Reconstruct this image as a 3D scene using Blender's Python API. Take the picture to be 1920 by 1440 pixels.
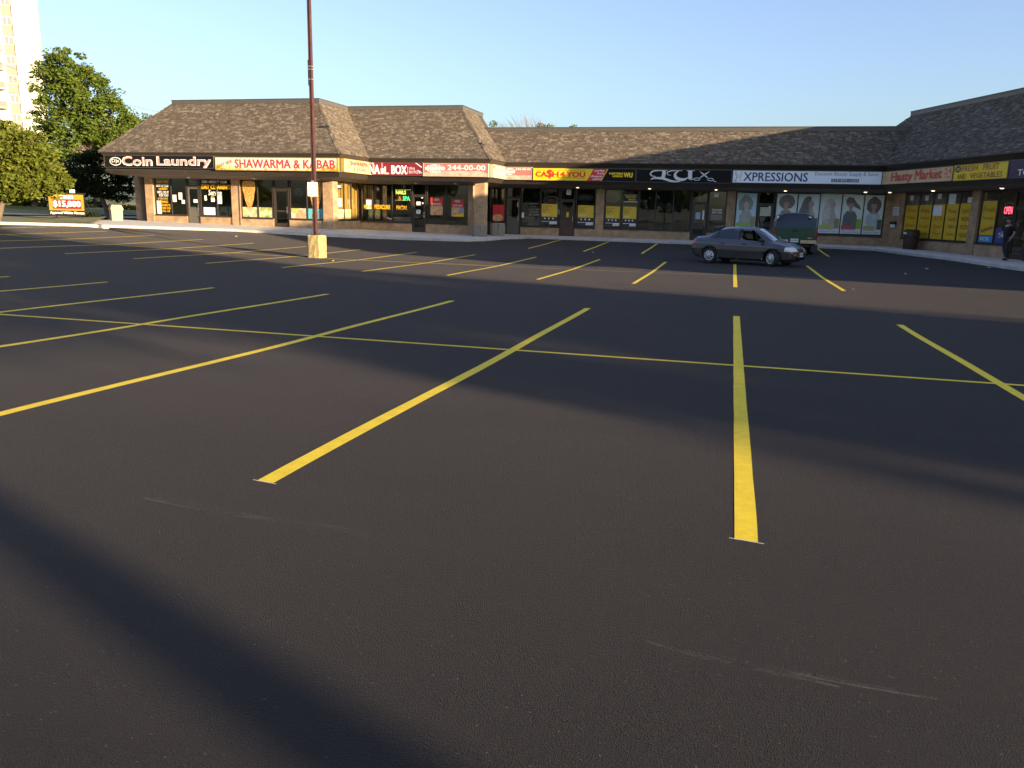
import bpy, bmesh, math, random
from mathutils import Vector, Matrix, noise as mnoise
for _o in list(bpy.data.objects): bpy.data.objects.remove(_o, do_unlink=True)
SC = bpy.context.scene
COL = SC.collection
V = Vector
R_ = math.radians
# ---------------------------------------------------------------- camera
CR = Matrix(((0.9637, 0.0775, -0.2557), (0.2659, -0.2039, 0.9422), (0.0230, -0.9759, -0.2169)))
def _norm_rows():
    x = V((1920 - 0, .024 * 1920, 0)).normalized()
    hy = lambda px: 391 + .024 * (px - 850) - 720
    p1 = V((-960, hy(0), 1500)); p2 = V((960, hy(1920), 1500))
    down = p2.cross(p1).normalized()
    if down.y < 0: down = -down
    v = V((1376 - 960, hy(1376), 1500)).normalized()
    yw = (v - down * v.dot(down)).normalized(); zw = -down; xw = yw.cross(zw)
    return Matrix((xw, yw, zw))
CR = _norm_rows()                       # rows: world axes seen from the camera
cam = bpy.data.cameras.new('camera'); camo = bpy.data.objects.new('camera', cam); COL.objects.link(camo)
cam.sensor_width = 36; cam.lens = 28.125; cam.clip_end = 6000; cam.clip_start = .05
_c = CR
camo.matrix_world = Matrix(((_c[0][0], -_c[0][1], -_c[0][2], 0), (_c[1][0], -_c[1][1], -_c[1][2], 0), (_c[2][0], -_c[2][1], -_c[2][2], 0), (0, 0, 0, 1)))
SC.camera = camo
# ---------------------------------------------------------------- sky, sun, exposure
SUN_EL = R_(7.5); SUN_AZ = R_(114.0)     # azimuth clockwise from +Y
w = bpy.data.worlds.new('World'); SC.world = w; w.use_nodes = True
nt = w.node_tree; nt.nodes.clear()
sky = nt.nodes.new('ShaderNodeTexSky'); sky.sky_type = 'NISHITA'; sky.sun_disc = False
sky.sun_elevation = SUN_EL; sky.sun_rotation = SUN_AZ; sky.altitude = 300; sky.air_density = 1.0; sky.dust_density = 2.2; sky.ozone_density = 3.0
bg = nt.nodes.new('ShaderNodeBackground'); bg.inputs[1].default_value = .122
wo = nt.nodes.new('ShaderNodeOutputWorld')
hsv = nt.nodes.new('ShaderNodeHueSaturation'); hsv.inputs['Saturation'].default_value = .84; hsv.inputs['Hue'].default_value = .516
nt.links.new(sky.outputs[0], hsv.inputs['Color']); nt.links.new(hsv.outputs[0], bg.inputs[0]); nt.links.new(bg.outputs[0], wo.inputs[0])
sl = bpy.data.lights.new('sun', 'SUN'); sl.energy = 5.0; sl.angle = R_(.5); sl.color = (1, .75, .47)
so = bpy.data.objects.new('sun', sl); COL.objects.link(so)
sdir = V((math.sin(SUN_AZ) * math.cos(SUN_EL), math.cos(SUN_AZ) * math.cos(SUN_EL), math.sin(SUN_EL)))
so.rotation_euler = sdir.to_track_quat('Z', 'Y').to_euler(); so.location = (60, -30, 40)
SC.view_settings.view_transform = 'Standard'; SC.view_settings.look = 'None'
SC.view_settings.gamma = 1; SC.view_settings.exposure = 1.75
SC.render.engine = 'CYCLES'
rnd = random.Random(7)
# ---------------------------------------------------------------- helpers
def ray(px, py):
    return CR @ V((px - 960, py - 720, 1500))
class Fr:                                # a facade plane: u along it, z up, d out of it
    def __init__(s, o, u, n): s.o, s.u, s.n = V(o), V(u), V(n)
    def P(s, u, z, d=0): return s.o + s.u * u + V((0, 0, z)) + s.n * d
E_ = {}
def mat(name, col, rough=.6, metal=0, spec=.5, var=0, vscale=4, bump=0, bscale=40, island=0, emit=None, coat=0, dirt=0):
    if name in E_: return E_[name]
    m = bpy.data.materials.new(name); m.use_nodes = True; n = m.node_tree.nodes; l = m.node_tree.links
    b = n['Principled BSDF']; c = tuple(col) + (1,)
    b.inputs['Base Color'].default_value = c; b.inputs['Roughness'].default_value = rough; b.inputs['Metallic'].default_value = metal
    b.inputs['Specular IOR Level'].default_value = spec
    if coat: b.inputs['Coat Weight'].default_value = coat; b.inputs['Coat Roughness'].default_value = .06
    tc = n.new('ShaderNodeTexCoord')
    out = None
    if var or island:
        hs = n.new('ShaderNodeHueSaturation'); hs.inputs['Color'].default_value = c
        if var:
            t = n.new('ShaderNodeTexNoise'); t.inputs['Scale'].default_value = vscale; t.inputs['Detail'].default_value = 6; t.inputs['Roughness'].default_value = .65
            l.new(tc.outputs['Object'], t.inputs['Vector'])
            mr = n.new('ShaderNodeMapRange'); mr.inputs[1].default_value = .3; mr.inputs[2].default_value = .7
            mr.inputs[3].default_value = 1 - var; mr.inputs[4].default_value = 1 + var
            l.new(t.outputs[0], mr.inputs[0]); val = mr.outputs[0]
        if island:
            g = n.new('ShaderNodeNewGeometry'); mi = n.new('ShaderNodeMapRange'); mi.inputs[3].default_value = 1 - island; mi.inputs[4].default_value = 1 + island
            l.new(g.outputs['Random Per Island'], mi.inputs[0])
            if var:
                mm = n.new('ShaderNodeMath'); mm.operation = 'MULTIPLY'; l.new(val, mm.inputs[0]); l.new(mi.outputs[0], mm.inputs[1]); val = mm.outputs[0]
            else: val = mi.outputs[0]
        l.new(val, hs.inputs['Value']); l.new(hs.outputs[0], b.inputs['Base Color'])
    if bump:
        t = n.new('ShaderNodeTexNoise'); t.inputs['Scale'].default_value = bscale; t.inputs['Detail'].default_value = 5
        l.new(tc.outputs['Object'], t.inputs['Vector'])
        bp = n.new('ShaderNodeBump'); bp.inputs['Strength'].default_value = bump; bp.inputs['Distance'].default_value = .02
        l.new(t.outputs[0], bp.inputs['Height']); l.new(bp.outputs[0], b.inputs['Normal'])
    if emit: b.inputs['Emission Color'].default_value = tuple(emit[:3]) + (1,); b.inputs['Emission Strength'].default_value = emit[3]
    E_[name] = m; return m
def ramp(n, stops):
    r = n.new('ShaderNodeValToRGB'); e = r.color_ramp.elements
    while len(e) < len(stops): e.new(.5)
    for i, (p, c) in enumerate(stops): e[i].position = p; e[i].color = tuple(c) + (1,)
    return r
def tag(o, label=None, cat=None, group=None, kind=None):
    if label: o['label'] = label
    if cat: o['category'] = cat
    if group: o['group'] = group
    if kind: o['kind'] = kind
    return o
def empty(name, loc, rz=0, label=None, cat=None, group=None):
    o = bpy.data.objects.new(name, None); COL.objects.link(o); o.location = loc; o.rotation_euler = (0, 0, rz); o.empty_display_size = .2
    return tag(o, label, cat, group)
class MB:
    def __init__(s): s.v = []; s.f = []
    def poly(s, pts):
        i = len(s.v); s.v += [V(p) for p in pts]; s.f.append(tuple(range(i, i + len(pts)))); return s
    def hexa(s, p):                      # 8 corners: bottom 4 then top 4
        i = len(s.v); s.v += [V(q) for q in p]
        s.f += [tuple(i + k for k in q) for q in ((3, 2, 1, 0), (4, 5, 6, 7), (0, 1, 5, 4), (1, 2, 6, 5), (2, 3, 7, 6), (3, 0, 4, 7))]; return s
    def box(s, a, b):
        x0, y0, z0 = a; x1, y1, z1 = b
        return s.hexa([(x0, y0, z0), (x1, y0, z0), (x1, y1, z0), (x0, y1, z0), (x0, y0, z1), (x1, y0, z1), (x1, y1, z1), (x0, y1, z1)])
    def fbox(s, fr, u0, u1, z0, z1, d0, d1):
        return s.hexa([fr.P(u0, z0, d1), fr.P(u1, z0, d1), fr.P(u1, z0, d0), fr.P(u0, z0, d0), fr.P(u0, z1, d1), fr.P(u1, z1, d1), fr.P(u1, z1, d0), fr.P(u0, z1, d0)])
    def cbox(s, c, dx, dy, dz, rz=0, bev=0):
        ca, sa = math.cos(rz), math.sin(rz); c = V(c)
        q = []
        for z, k in ((0, 1), (dz, 1)):
            for x, y in ((-1, -1), (1, -1), (1, 1), (-1, 1)):
                a, b = x * dx / 2, y * dy / 2; q.append(c + V((a * ca - b * sa, a * sa + b * ca, z)))
        return s.hexa(q)
    def tube(s, path, r, n=8, cap=True):
        path = [V(p) for p in path]; rr = r if isinstance(r, (list, tuple)) else [r] * len(path); i0 = len(s.v)
        for k, p in enumerate(path):
            d = (path[min(k + 1, len(path) - 1)] - path[max(k - 1, 0)]).normalized()
            a = d.cross(V((0, 0, 1)) if abs(d.z) < .9 else V((1, 0, 0))).normalized(); b = d.cross(a)
            for j in range(n):
                t = 2 * math.pi * j / n; s.v.append(p + (a * math.cos(t) + b * math.sin(t)) * rr[k])
        for k in range(len(path) - 1):
            for j in range(n):
                a = i0 + k * n + j; b = i0 + k * n + (j + 1) % n; s.f.append((a, a + n, b + n, b))
        if cap: s.f.append(tuple(i0 + j for j in range(n))); s.f.append(tuple(i0 + (len(path) - 1) * n + j for j in reversed(range(n))))
        return s
    def lathe(s, prof, c=(0, 0, 0), n=16, axis='z', sx=1, sy=1):
        c = V(c); i0 = len(s.v)
        for r, z in prof:
            for j in range(n):
                t = 2 * math.pi * (j + .5) / n; a, b = r * math.cos(t) * sx, r * math.sin(t) * sy
                s.v.append(c + (V((a, b, z)) if axis == 'z' else V((a, z, b))))
        for k in range(len(prof) - 1):
            for j in range(n):
                a = i0 + k * n + j; b = i0 + k * n + (j + 1) % n
                s.f.append((a, b, b + n, a + n) if axis == 'z' else (a, a + n, b + n, b))
        s.f.append(tuple(i0 + j for j in reversed(range(n)))); s.f.append(tuple(i0 + (len(prof) - 1) * n + j for j in range(n)))
        return s
    def ico(s, c, rx, ry, rz, n=2):
        bm = bmesh.new(); bmesh.ops.create_icosphere(bm, subdivisions=n, radius=1); i = len(s.v)
        for v in bm.verts: s.v.append(V((c[0] + v.co.x * rx, c[1] + v.co.y * ry, c[2] + v.co.z * rz)))
        for f in bm.faces: s.f.append(tuple(i + v.index for v in f.verts))
        bm.free(); return s
    def build(s, name, m, parent=None, smooth=False, label=None, cat=None, group=None, kind=None, mesh=None):
        me = bpy.data.meshes.new(name); me.from_pydata([tuple(v) for v in s.v], [], s.f); me.update()
        if smooth:
            me.polygons.foreach_set('use_smooth', [True] * len(me.polygons))
            if smooth is not True: me.set_sharp_from_angle(angle=R_(smooth))
        me.materials.append(m)
        o = bpy.data.objects.new(name, me); COL.objects.link(o)
        if parent is not None: attach(o, parent)
        return tag(o, label, cat, group, kind)
def world_of(o):
    m = Matrix.Translation(o.location) @ o.rotation_euler.to_matrix().to_4x4()
    return (world_of(o.parent) @ o.matrix_parent_inverse @ m) if o.parent else m
LOCALS = set()                           # names of things whose parts are modelled in the thing's own space
def attach(o, parent):
    o.parent = parent; r = parent
    while r.parent: r = r.parent
    o.matrix_parent_inverse = Matrix.Identity(4) if r.name in LOCALS else world_of(parent).inverted()
TEXTQ = []
def text(body, fr, u0, u1, z0, z1, m, parent, d=.012, bold=.02, shear=0, rot=0, name='lettering', align='CENTER', space=1):
    TEXTQ.append((body, fr, u0, u1, z0, z1, m, parent, d, bold, shear, rot, name, align, space))
def flush_text():
    tmp = []
    for q in TEXTQ:
        c = bpy.data.curves.new('t', 'FONT'); c.body = q[0]; c.shear = q[10]; c.resolution_u = 2; c.align_x = q[13]; c.space_character = q[14]; c.space_line = .95
        o = bpy.data.objects.new('t', c); COL.objects.link(o); tmp.append(o)
    bpy.context.view_layer.update(); dg = bpy.context.evaluated_depsgraph_get()
    ms = [bpy.data.meshes.new_from_object(o.evaluated_get(dg)) for o in tmp]
    for o in tmp: c = o.data; bpy.data.objects.remove(o); bpy.data.curves.remove(c)
    for q, me in zip(TEXTQ, ms):
        body, fr, u0, u1, z0, z1, m, parent, d, bold, shear, rot, name, _, _ = q
        xs = [v.co.x for v in me.vertices]; ys = [v.co.y for v in me.vertices]
        if not xs: continue
        ax, bx, ay, by = min(xs), max(xs), min(ys), max(ys); cu, cz = (u0 + u1) / 2, (z0 + z1) / 2; ca, sa = math.cos(rot), math.sin(rot)
        F0 = [tuple(p.vertices) for p in me.polygons]; C0 = []
        for v in me.vertices:
            a = ((v.co.x - ax) / (bx - ax) - .5) * (u1 - u0); b = ((v.co.y - ay) / max(by - ay, 1e-6) - .5) * (z1 - z0)
            C0.append((cu + a * ca - b * sa, cz + a * sa + b * ca))
        k = bold * (z1 - z0) / (1 + body.count('\n')) * 1.1; vv = []; ff = []           # heavier weights: the outline laid five times, a hair apart
        for i, (du, dz) in enumerate(((0, 0), (k, k * .6), (-k, k * .6), (k, -k * .6), (-k, -k * .6)) if k > 0 else ((0, 0),)):
            ff += [tuple(j + len(vv) for j in f) for f in F0]; vv += [tuple(fr.P(u + du, z + dz, d + .0004 * i)) for u, z in C0]
        bpy.data.meshes.remove(me); me = bpy.data.meshes.new(name); me.from_pydata(vv, [], ff); me.update(); me.materials.append(m)
        o = bpy.data.objects.new(name, me); COL.objects.link(o); attach(o, parent)
def flat(fr, pts, d, m, parent, name='print'):
    return MB().poly([fr.P(u, z, d) for u, z in pts]).build(name, m, parent)
def frect(fr, u0, u1, z0, z1, d, m, parent, name='print'): return flat(fr, [(u0, z0), (u1, z0), (u1, z1), (u0, z1)], d, m, parent, name)
def ell(cu, cz, ru, rz, n=20, a0=0, wob=0, seed=0):
    r = random.Random(seed)
    return [(cu + ru * (1 + wob * r.uniform(-1, 1)) * math.cos(a0 + 2 * math.pi * k / n), cz + rz * (1 + wob * r.uniform(-1, 1)) * math.sin(a0 + 2 * math.pi * k / n)) for k in range(n)]
def ring(fr, cu, cz, ru, rz, t, d, m, parent, name='neon_tube', n=24):
    b = MB(); o = ell(cu, cz, ru, rz, n); i = ell(cu, cz, ru - t, rz - t, n)
    for k in range(n):
        j = (k + 1) % n; b.poly([fr.P(*o[k], d), fr.P(*o[j], d), fr.P(*i[j], d), fr.P(*i[k], d)])
    return b.build(name, m, parent)
def interp(tab, x):
    if x <= tab[0][0]: return tab[0][1]
    for (a, b), (c, d) in zip(tab, tab[1:]):
        if x <= c: t = (x - a) / (c - a); t = t * t * (3 - 2 * t) * .5 + t * .5; return b + (d - b) * t
    return tab[-1][1]
BASE = [(-60, -1.4), (0, -1.55), (4, -1.61), (9.6, -1.725), (15.1, -1.805), (22.6, -1.94), (28, -1.985), (34, -1.955), (40, -1.80), (46.6, -1.66), (60, -1.6)]
def gz(X, Y):                            # height of the asphalt, the camera being at 0
    z = interp(BASE, Y)
    k = min(max((Y - 13) / 10, 0), 1); k = k * k * (3 - 2 * k)
    if X < -12:
        t = min((-12 - X) / 15, 1.6); z += k * .31 * t * t
    if X > -3: z += k * .012 * min(X + 3, 15)
    return z
# ---------------------------------------------------------------- materials
def asphalt():
    m = bpy.data.materials.new('asphalt'); m.use_nodes = True; n = m.node_tree.nodes; l = m.node_tree.links; b = n['Principled BSDF']
    tc = n.new('ShaderNodeTexCoord')
    def noi(s, d=5, r=.6):
        t = n.new('ShaderNodeTexNoise'); t.inputs['Scale'].default_value = s; t.inputs['Detail'].default_value = d; t.inputs['Roughness'].default_value = r
        l.new(tc.outputs['Object'], t.inputs['Vector']); return t.outputs[0]
    big = noi(.35, 6, .7); fine = noi(170, 4, .8)
    mp = n.new('ShaderNodeMapping'); mp.inputs['Scale'].default_value = (.12, 1.3, 1); l.new(tc.outputs['Object'], mp.inputs[0])
    st = n.new('ShaderNodeTexNoise'); st.inputs['Scale'].default_value = 1; st.inputs['Detail'].default_value = 4; l.new(mp.outputs[0], st.inputs['Vector'])
    vo = n.new('ShaderNodeTexVoronoi'); vo.inputs['Scale'].default_value = 190; l.new(tc.outputs['Object'], vo.inputs['Vector'])
    r1 = ramp(n, [(.36, (.0058, .0053, .0057)), (.64, (.0335, .0300, .0302))]); l.new(fine, r1.inputs[0])
    mx = n.new('ShaderNodeMix'); mx.data_type = 'RGBA'; mx.blend_type = 'MULTIPLY'; mx.inputs[0].default_value = 1
    r2 = ramp(n, [(.3, (.8, .8, .82)), (.7, (1.22, 1.2, 1.18))])
    ad = n.new('ShaderNodeMath'); ad.operation = 'ADD'; l.new(big, ad.inputs[0]); l.new(st.outputs[0], ad.inputs[1])
    hf = n.new('ShaderNodeMath'); hf.operation = 'MULTIPLY'; hf.inputs[1].default_value = .5; l.new(ad.outputs[0], hf.inputs[0])
    l.new(hf.outputs[0], r2.inputs[0]); l.new(r1.outputs[0], mx.inputs[6]); l.new(r2.outputs[0], mx.inputs[7])
    # pale stone chips
    r3 = ramp(n, [(.0, (1, 1, 1)), (.985, (0, 0, 0)), (.992, (1, 1, 1))]); 
    wn = n.new('ShaderNodeSeparateColor'); l.new(vo.outputs['Color'], wn.inputs[0])
    gt = n.new('ShaderNodeMath'); gt.operation = 'GREATER_THAN'; gt.inputs[1].default_value = .9985; l.new(wn.outputs[0], gt.inputs[0])
    m2 = n.new('ShaderNodeMix'); m2.data_type = 'RGBA'; l.new(gt.outputs[0], m2.inputs[0]); l.new(mx.outputs[2], m2.inputs[6]); m2.inputs[7].default_value = (.11, .10, .09, 1)
    n.remove(r3)
    l.new(m2.outputs[2], b.inputs['Base Color'])
    b.inputs['Roughness'].default_value = .85; b.inputs['Specular IOR Level'].default_value = .2; b.inputs['Diffuse Roughness'].default_value = 1; b.inputs['Sheen Weight'].default_value = .05; b.inputs['Sheen Roughness'].default_value = .25; b.inputs['Sheen Tint'].default_value = (1, .93, .88, 1)
    hh = n.new('ShaderNodeMath'); hh.operation = 'ADD'; l.new(vo.outputs['Distance'], hh.inputs[0]); l.new(fine, hh.inputs[1])
    bp = n.new('ShaderNodeBump'); bp.inputs['Strength'].default_value = 1.0; bp.inputs['Distance'].default_value = .006; l.new(hh.outputs[0], bp.inputs['Height']); l.new(bp.outputs[0], b.inputs['Normal'])
    return m
def brick(name, c1, c2, mortar):
    m = bpy.data.materials.new(name); m.use_nodes = True; n = m.node_tree.nodes; l = m.node_tree.links; b = n['Principled BSDF']
    g = n.new('ShaderNodeNewGeometry'); tc = n.new('ShaderNodeTexCoord'); sp = n.new('ShaderNodeSeparateXYZ'); l.new(tc.outputs['Object'], sp.inputs[0])
    sn = n.new('ShaderNodeSeparateXYZ'); l.new(g.outputs['Normal'], sn.inputs[0])
    ab = n.new('ShaderNodeMath'); ab.operation = 'ABSOLUTE'; l.new(sn.outputs[0], ab.inputs[0])
    gt = n.new('ShaderNodeMath'); gt.operation = 'GREATER_THAN'; gt.inputs[1].default_value = .6; l.new(ab.outputs[0], gt.inputs[0])
    mx = n.new('ShaderNodeMix'); l.new(gt.outputs[0], mx.inputs[0]); l.new(sp.outputs[0], mx.inputs[2]); l.new(sp.outputs[1], mx.inputs[3])
    cb = n.new('ShaderNodeCombineXYZ'); l.new(mx.outputs[0], cb.inputs[0]); l.new(sp.outputs[2], cb.inputs[1])
    t = n.new('ShaderNodeTexBrick'); t.inputs['Scale'].default_value = 1; t.inputs['Brick Width'].default_value = .22; t.inputs['Row Height'].default_value = .073; t.inputs['Mortar Size'].default_value = .007
    t.inputs['Color1'].default_value = c1 + (1,); t.inputs['Color2'].default_value = c2 + (1,); t.inputs['Mortar'].default_value = mortar + (1,); t.inputs['Bias'].default_value = -.1
    l.new(cb.outputs[0], t.inputs['Vector'])
    no = n.new('ShaderNodeTexNoise'); no.inputs['Scale'].default_value = 2.2; no.inputs['Detail'].default_value = 6; l.new(tc.outputs['Object'], no.inputs['Vector'])
    mr = n.new('ShaderNodeMapRange'); mr.inputs[1].default_value = .3; mr.inputs[2].default_value = .7; mr.inputs[3].default_value = .72; mr.inputs[4].default_value = 1.25; l.new(no.outputs[0], mr.inputs[0])
    hs = n.new('ShaderNodeHueSaturation'); l.new(t.outputs['Color'], hs.inputs['Color']); l.new(mr.outputs[0], hs.inputs['Value']); l.new(hs.outputs[0], b.inputs['Base Color'])
    bp = n.new('ShaderNodeBump'); bp.invert = True; bp.inputs['Strength'].default_value = .6; bp.inputs['Distance'].default_value = .006; l.new(t.outputs['Fac'], bp.inputs['Height']); l.new(bp.outputs[0], b.inputs['Normal'])
    b.inputs['Roughness'].default_value = .9
    return m
def glass(name, tint, refl=1.0, rough=0.0):
    m = bpy.data.materials.new(name); m.use_nodes = True; n = m.node_tree.nodes; l = m.node_tree.links; n.clear()
    tr = n.new('ShaderNodeBsdfTransparent'); tr.inputs[0].default_value = tint + (1,)
    gl = n.new('ShaderNodeBsdfGlossy'); gl.inputs['Roughness'].default_value = rough; gl.inputs[0].default_value = (.9, .95, .95, 1)
    fr = n.new('ShaderNodeFresnel'); fr.inputs[0].default_value = 1.55
    mu = n.new('ShaderNodeMath'); mu.operation = 'MULTIPLY'; mu.inputs[1].default_value = 1.7 * refl; l.new(fr.outputs[0], mu.inputs[0])
    no = n.new('ShaderNodeTexNoise'); tc = n.new('ShaderNodeTexCoord'); no.inputs['Scale'].default_value = .9; l.new(tc.outputs['Object'], no.inputs['Vector'])
    bp = n.new('ShaderNodeBump'); bp.inputs['Strength'].default_value = .12; bp.inputs['Distance'].default_value = .03; l.new(no.outputs[0], bp.inputs['Height']); l.new(bp.outputs[0], gl.inputs['Normal'])
    mi = n.new('ShaderNodeMixShader'); l.new(mu.outputs[0], mi.inputs[0]); l.new(tr.outputs[0], mi.inputs[1]); l.new(gl.outputs[0], mi.inputs[2])
    o = n.new('ShaderNodeOutputMaterial'); l.new(mi.outputs[0], o.inputs[0]); return m
def shingle_mat():
    m = bpy.data.materials.new('shingle'); m.use_nodes = True; n = m.node_tree.nodes; l = m.node_tree.links; b = n['Principled BSDF']
    g = n.new('ShaderNodeNewGeometry'); tc = n.new('ShaderNodeTexCoord')
    r = ramp(n, [(0, (.086, .070, .054)), (.55, (.118, .097, .074)), (.8, (.150, .124, .095)), (1, (.205, .170, .130))]); l.new(g.outputs['Random Per Island'], r.inputs[0])
    no = n.new('ShaderNodeTexNoise'); no.inputs['Scale'].default_value = 9; no.inputs['Detail'].default_value = 6; l.new(tc.outputs['Object'], no.inputs['Vector'])
    mr = n.new('ShaderNodeMapRange'); mr.inputs[1].default_value = .3; mr.inputs[2].default_value = .7; mr.inputs[3].default_value = .7; mr.inputs[4].default_value = 1.3; l.new(no.outputs[0], mr.inputs[0])
    hs = n.new('ShaderNodeHueSaturation'); l.new(r.outputs[0], hs.inputs['Color']); l.new(mr.outputs[0], hs.inputs['Value']); l.new(hs.outputs[0], b.inputs['Base Color'])
    b.inputs['Roughness'].default_value = .95; b.inputs['Specular IOR Level'].default_value = .2
    return m
def leaf_mat(name, ca, cb, cc):
    m = bpy.data.materials.new(name); m.use_nodes = True; n = m.node_tree.nodes; l = m.node_tree.links; n.clear()
    g = n.new('ShaderNodeNewGeometry'); r = ramp(n, [(0, ca), (.5, cb), (1, cc)]); l.new(g.outputs['Random Per Island'], r.inputs[0])
    d = n.new('ShaderNodeBsdfDiffuse'); t = n.new('ShaderNodeBsdfTranslucent'); l.new(r.outputs[0], d.inputs[0]); l.new(r.outputs[0], t.inputs[0])
    mi = n.new('ShaderNodeMixShader'); mi.inputs[0].default_value = .3; l.new(d.outputs[0], mi.inputs[1]); l.new(t.outputs[0], mi.inputs[2])
    o = n.new('ShaderNodeOutputMaterial'); l.new(mi.outputs[0], o.inputs[0]); return m
M_ASPH = asphalt()
M_BRICK = brick('brick', (.40, .255, .14), (.31, .20, .115), (.33, .27, .19))
M_CONC = mat('concrete', (.62, .58, .51), .9, var=.14, vscale=1.6, bump=.25, bscale=60)
M_CURB = mat('kerb_concrete', (.44, .41, .36), .9, var=.22, vscale=2.5, bump=.3, bscale=50)
M_FASC = mat('fascia_metal', (.045, .035, .026), .55, var=.12, vscale=1.2)
M_SOFF = mat('soffit_panel', (.15, .12, .095), .7, var=.1, vscale=2)
M_FLASH = mat('flashing_metal', (.10, .095, .085), .5, metal=.3, var=.1)
M_FRAME = mat('dark_bronze_frame', (.035, .026, .02), .45, spec=.5)
M_GLASS = glass('shop_glass', (.78, .82, .80))
M_SHING = shingle_mat()
M_ROOFB = mat('roof_felt', (.05, .04, .03), .95, var=.2)
M_BLACK = mat('black_plastic', (.012, .012, .013), .4)
M_SBLK = mat('sign_black', (.010, .009, .009), .5, spec=.12)
M_WHITE = mat('sign_white', (.78, .76, .72), .45)
M_YEL = mat('sign_yellow', (.80, .56, .005), .45)
M_RED = mat('sign_red', (.55, .025, .03), .45)
M_LINE = mat('road_paint_yellow', (.80, .585, .012), .7, var=.10, vscale=9, bump=.4, bscale=160)
M_PAPER = mat('paper_white', (.72, .74, .74), .8, var=.05)
# ================================================================ the setting
M_LAWN = mat('lawn_grass', (.17, .165, .05), .95, var=.35, vscale=3, bump=.6, bscale=30)
M_DIRT = mat('far_ground', (.09, .085, .045), .95, var=.3, vscale=.5)
MB().poly([(-2500, -2500, -2.7), (2500, -2500, -2.7), (2500, 3500, -2.7), (-2500, 3500, -2.7)]).build('ground', M_DIRT, kind='structure')
LC = [(-60, -60), (-48, -20), (-41, 5), (-37.5, 18), (-35.6, 27), (-34.4, 31.7), (-33.3, 34), (-32.1, 35.3)]   # left kerb line
FRONT = [(-33.3, 34), (-32.1, 35.3), (-26.6, 39.4), (-21.8, 40.3), (-14.0, 42.2), (-13.3, 43.1), (-12.1, 47.5), (-7.3, 47.2), (-2.4, 46.6), (4.6, 45.4), (7.0, 44.2), (8.0, 41.5), (9.4, 37.9), (10.6, 34.1), (17.6, 14)]
BACK = [(-38.5, 43.7, -1.17), (-37.4, 43.7, -1.18), (-28.5, 43.2, -1.27), (-22.3, 43.2, -1.33), (-22.3, 46.8, -1.40), (-15, 46.8, -1.50), (-14.9, 49.8, -1.49), (-9, 49.8, -1.5), (-2.4, 49.8, -1.5), (5, 49.8, -1.5), (8.7, 49.8, -1.5), (9.6, 46.9, -1.53), (11.0, 42.9, -1.58), (12.5, 38.7, -1.63), (19.6, 18, -1.7)]
def edgeX(Y):                            # left limit of the asphalt at depth Y
    for (a, b), (c, d) in zip(LC, LC[1:]):
        if b <= Y <= d: return a + (c - a) * (Y - b) / (d - b)
    return -60 if Y < 0 else -32.1 - (Y - 35.3) * .6
def frontY(X):                           # depth of the kerb front at X
    if X < -33.3: return 34 - (-33.3 - X) * 2
    if X > 10.6: return 34.1 - (X - 10.6) * 2.87
    for (a, b), (c, d) in zip(FRONT, FRONT[1:]):
        if a <= X <= c: return b + (d - b) * (X - a) / (c - a)
    return 50
def make_lot():
    ys = [-60 + 4 * k for k in range(15)] + [.7 * k for k in range(73)]
    b = MB(); n = 70
    for Y in ys:
        x0 = edgeX(Y) if Y < 35.3 else -38
        for i in range(n + 1):
            t = i / n; X = x0 + (70 - x0) * (t * .55 + .45 * t * t)
            z = gz(X, Y)
            if Y > frontY(X) + (6.5 if X > 4.5 else 2.2 if -14.3 < X < -11.8 else .8): z -= .6
            b.v.append(V((X, Y, z)))
    for j in range(len(ys) - 1):
        for i in range(n):
            a = j * (n + 1) + i; b.f.append((a, a + 1, a + n + 2, a + n + 1))
    return b.build('parking_lot', M_ASPH, smooth=True, kind='structure')
LOT = make_lot()
def drape(name, pts, wd, m, dz=.0012, step=.35, parent=LOT, w2=None):
    """a painted line laid on the asphalt from point to point"""
    b = MB(); P = [V(p) for p in pts]; out = []
    for a, c in zip(P, P[1:]):
        k = max(1, int((c - a).length / step))
        for i in range(k): out.append(a.lerp(c, i / k))
    out.append(P[-1])
    for i, p in enumerate(out):
        d = (out[min(i + 1, len(out) - 1)] - out[max(i - 1, 0)]).normalized(); nrm = V((-d.y, d.x))
        for s in (-.5, .5):
            q = p + nrm * s * wd * (1 + rnd.uniform(-.03, .03)); b.v.append(V((q.x, q.y, gzt(q.x, q.y) + dz)))
    for i in range(len(out) - 1): b.f.append((2 * i, 2 * i + 1, 2 * i + 3, 2 * i + 2))
    return b.build(name, m, parent)
LOTV = [v.co.copy() for v in LOT.data.vertices]
from mathutils.bvhtree import BVHTree
_bvh = BVHTree.FromPolygons(LOTV, [tuple(p.vertices) for p in LOT.data.polygons])
def gzt(X, Y):
    h = _bvh.ray_cast(V((X, Y, 5)), V((0, 0, -1))); return h[0].z if h[0] else gz(X, Y)
SW, SX = 2.75, .19
for k in range(-7, 5):                    # near row, nose to nose
    drape('stall_line', [(SX + SW * k, 3.98), (SX + SW * k, 15.15)], .115, M_LINE)
for k in range(-13, 2):
    drape('stall_line', [(SX + SW * k, 22.55), (SX + SW * k, 33.85)], .11, M_LINE)
drape('stall_line', [(-20.5, 9.6), (14.0, 9.62)], .085, M_LINE, dz=.0022)
drape('stall_line', [(-35, 27.9), (-8.1, 27.9)], .085, M_LINE, dz=.0022)
M_CHALK = mat('chalk_line', (.42, .38, .26), .9, var=.3, vscale=3)
drape('layout_line', [(-8.1, 27.9), (2.9, 27.75)], .045, M_CHALK, dz=.0022)
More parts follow.
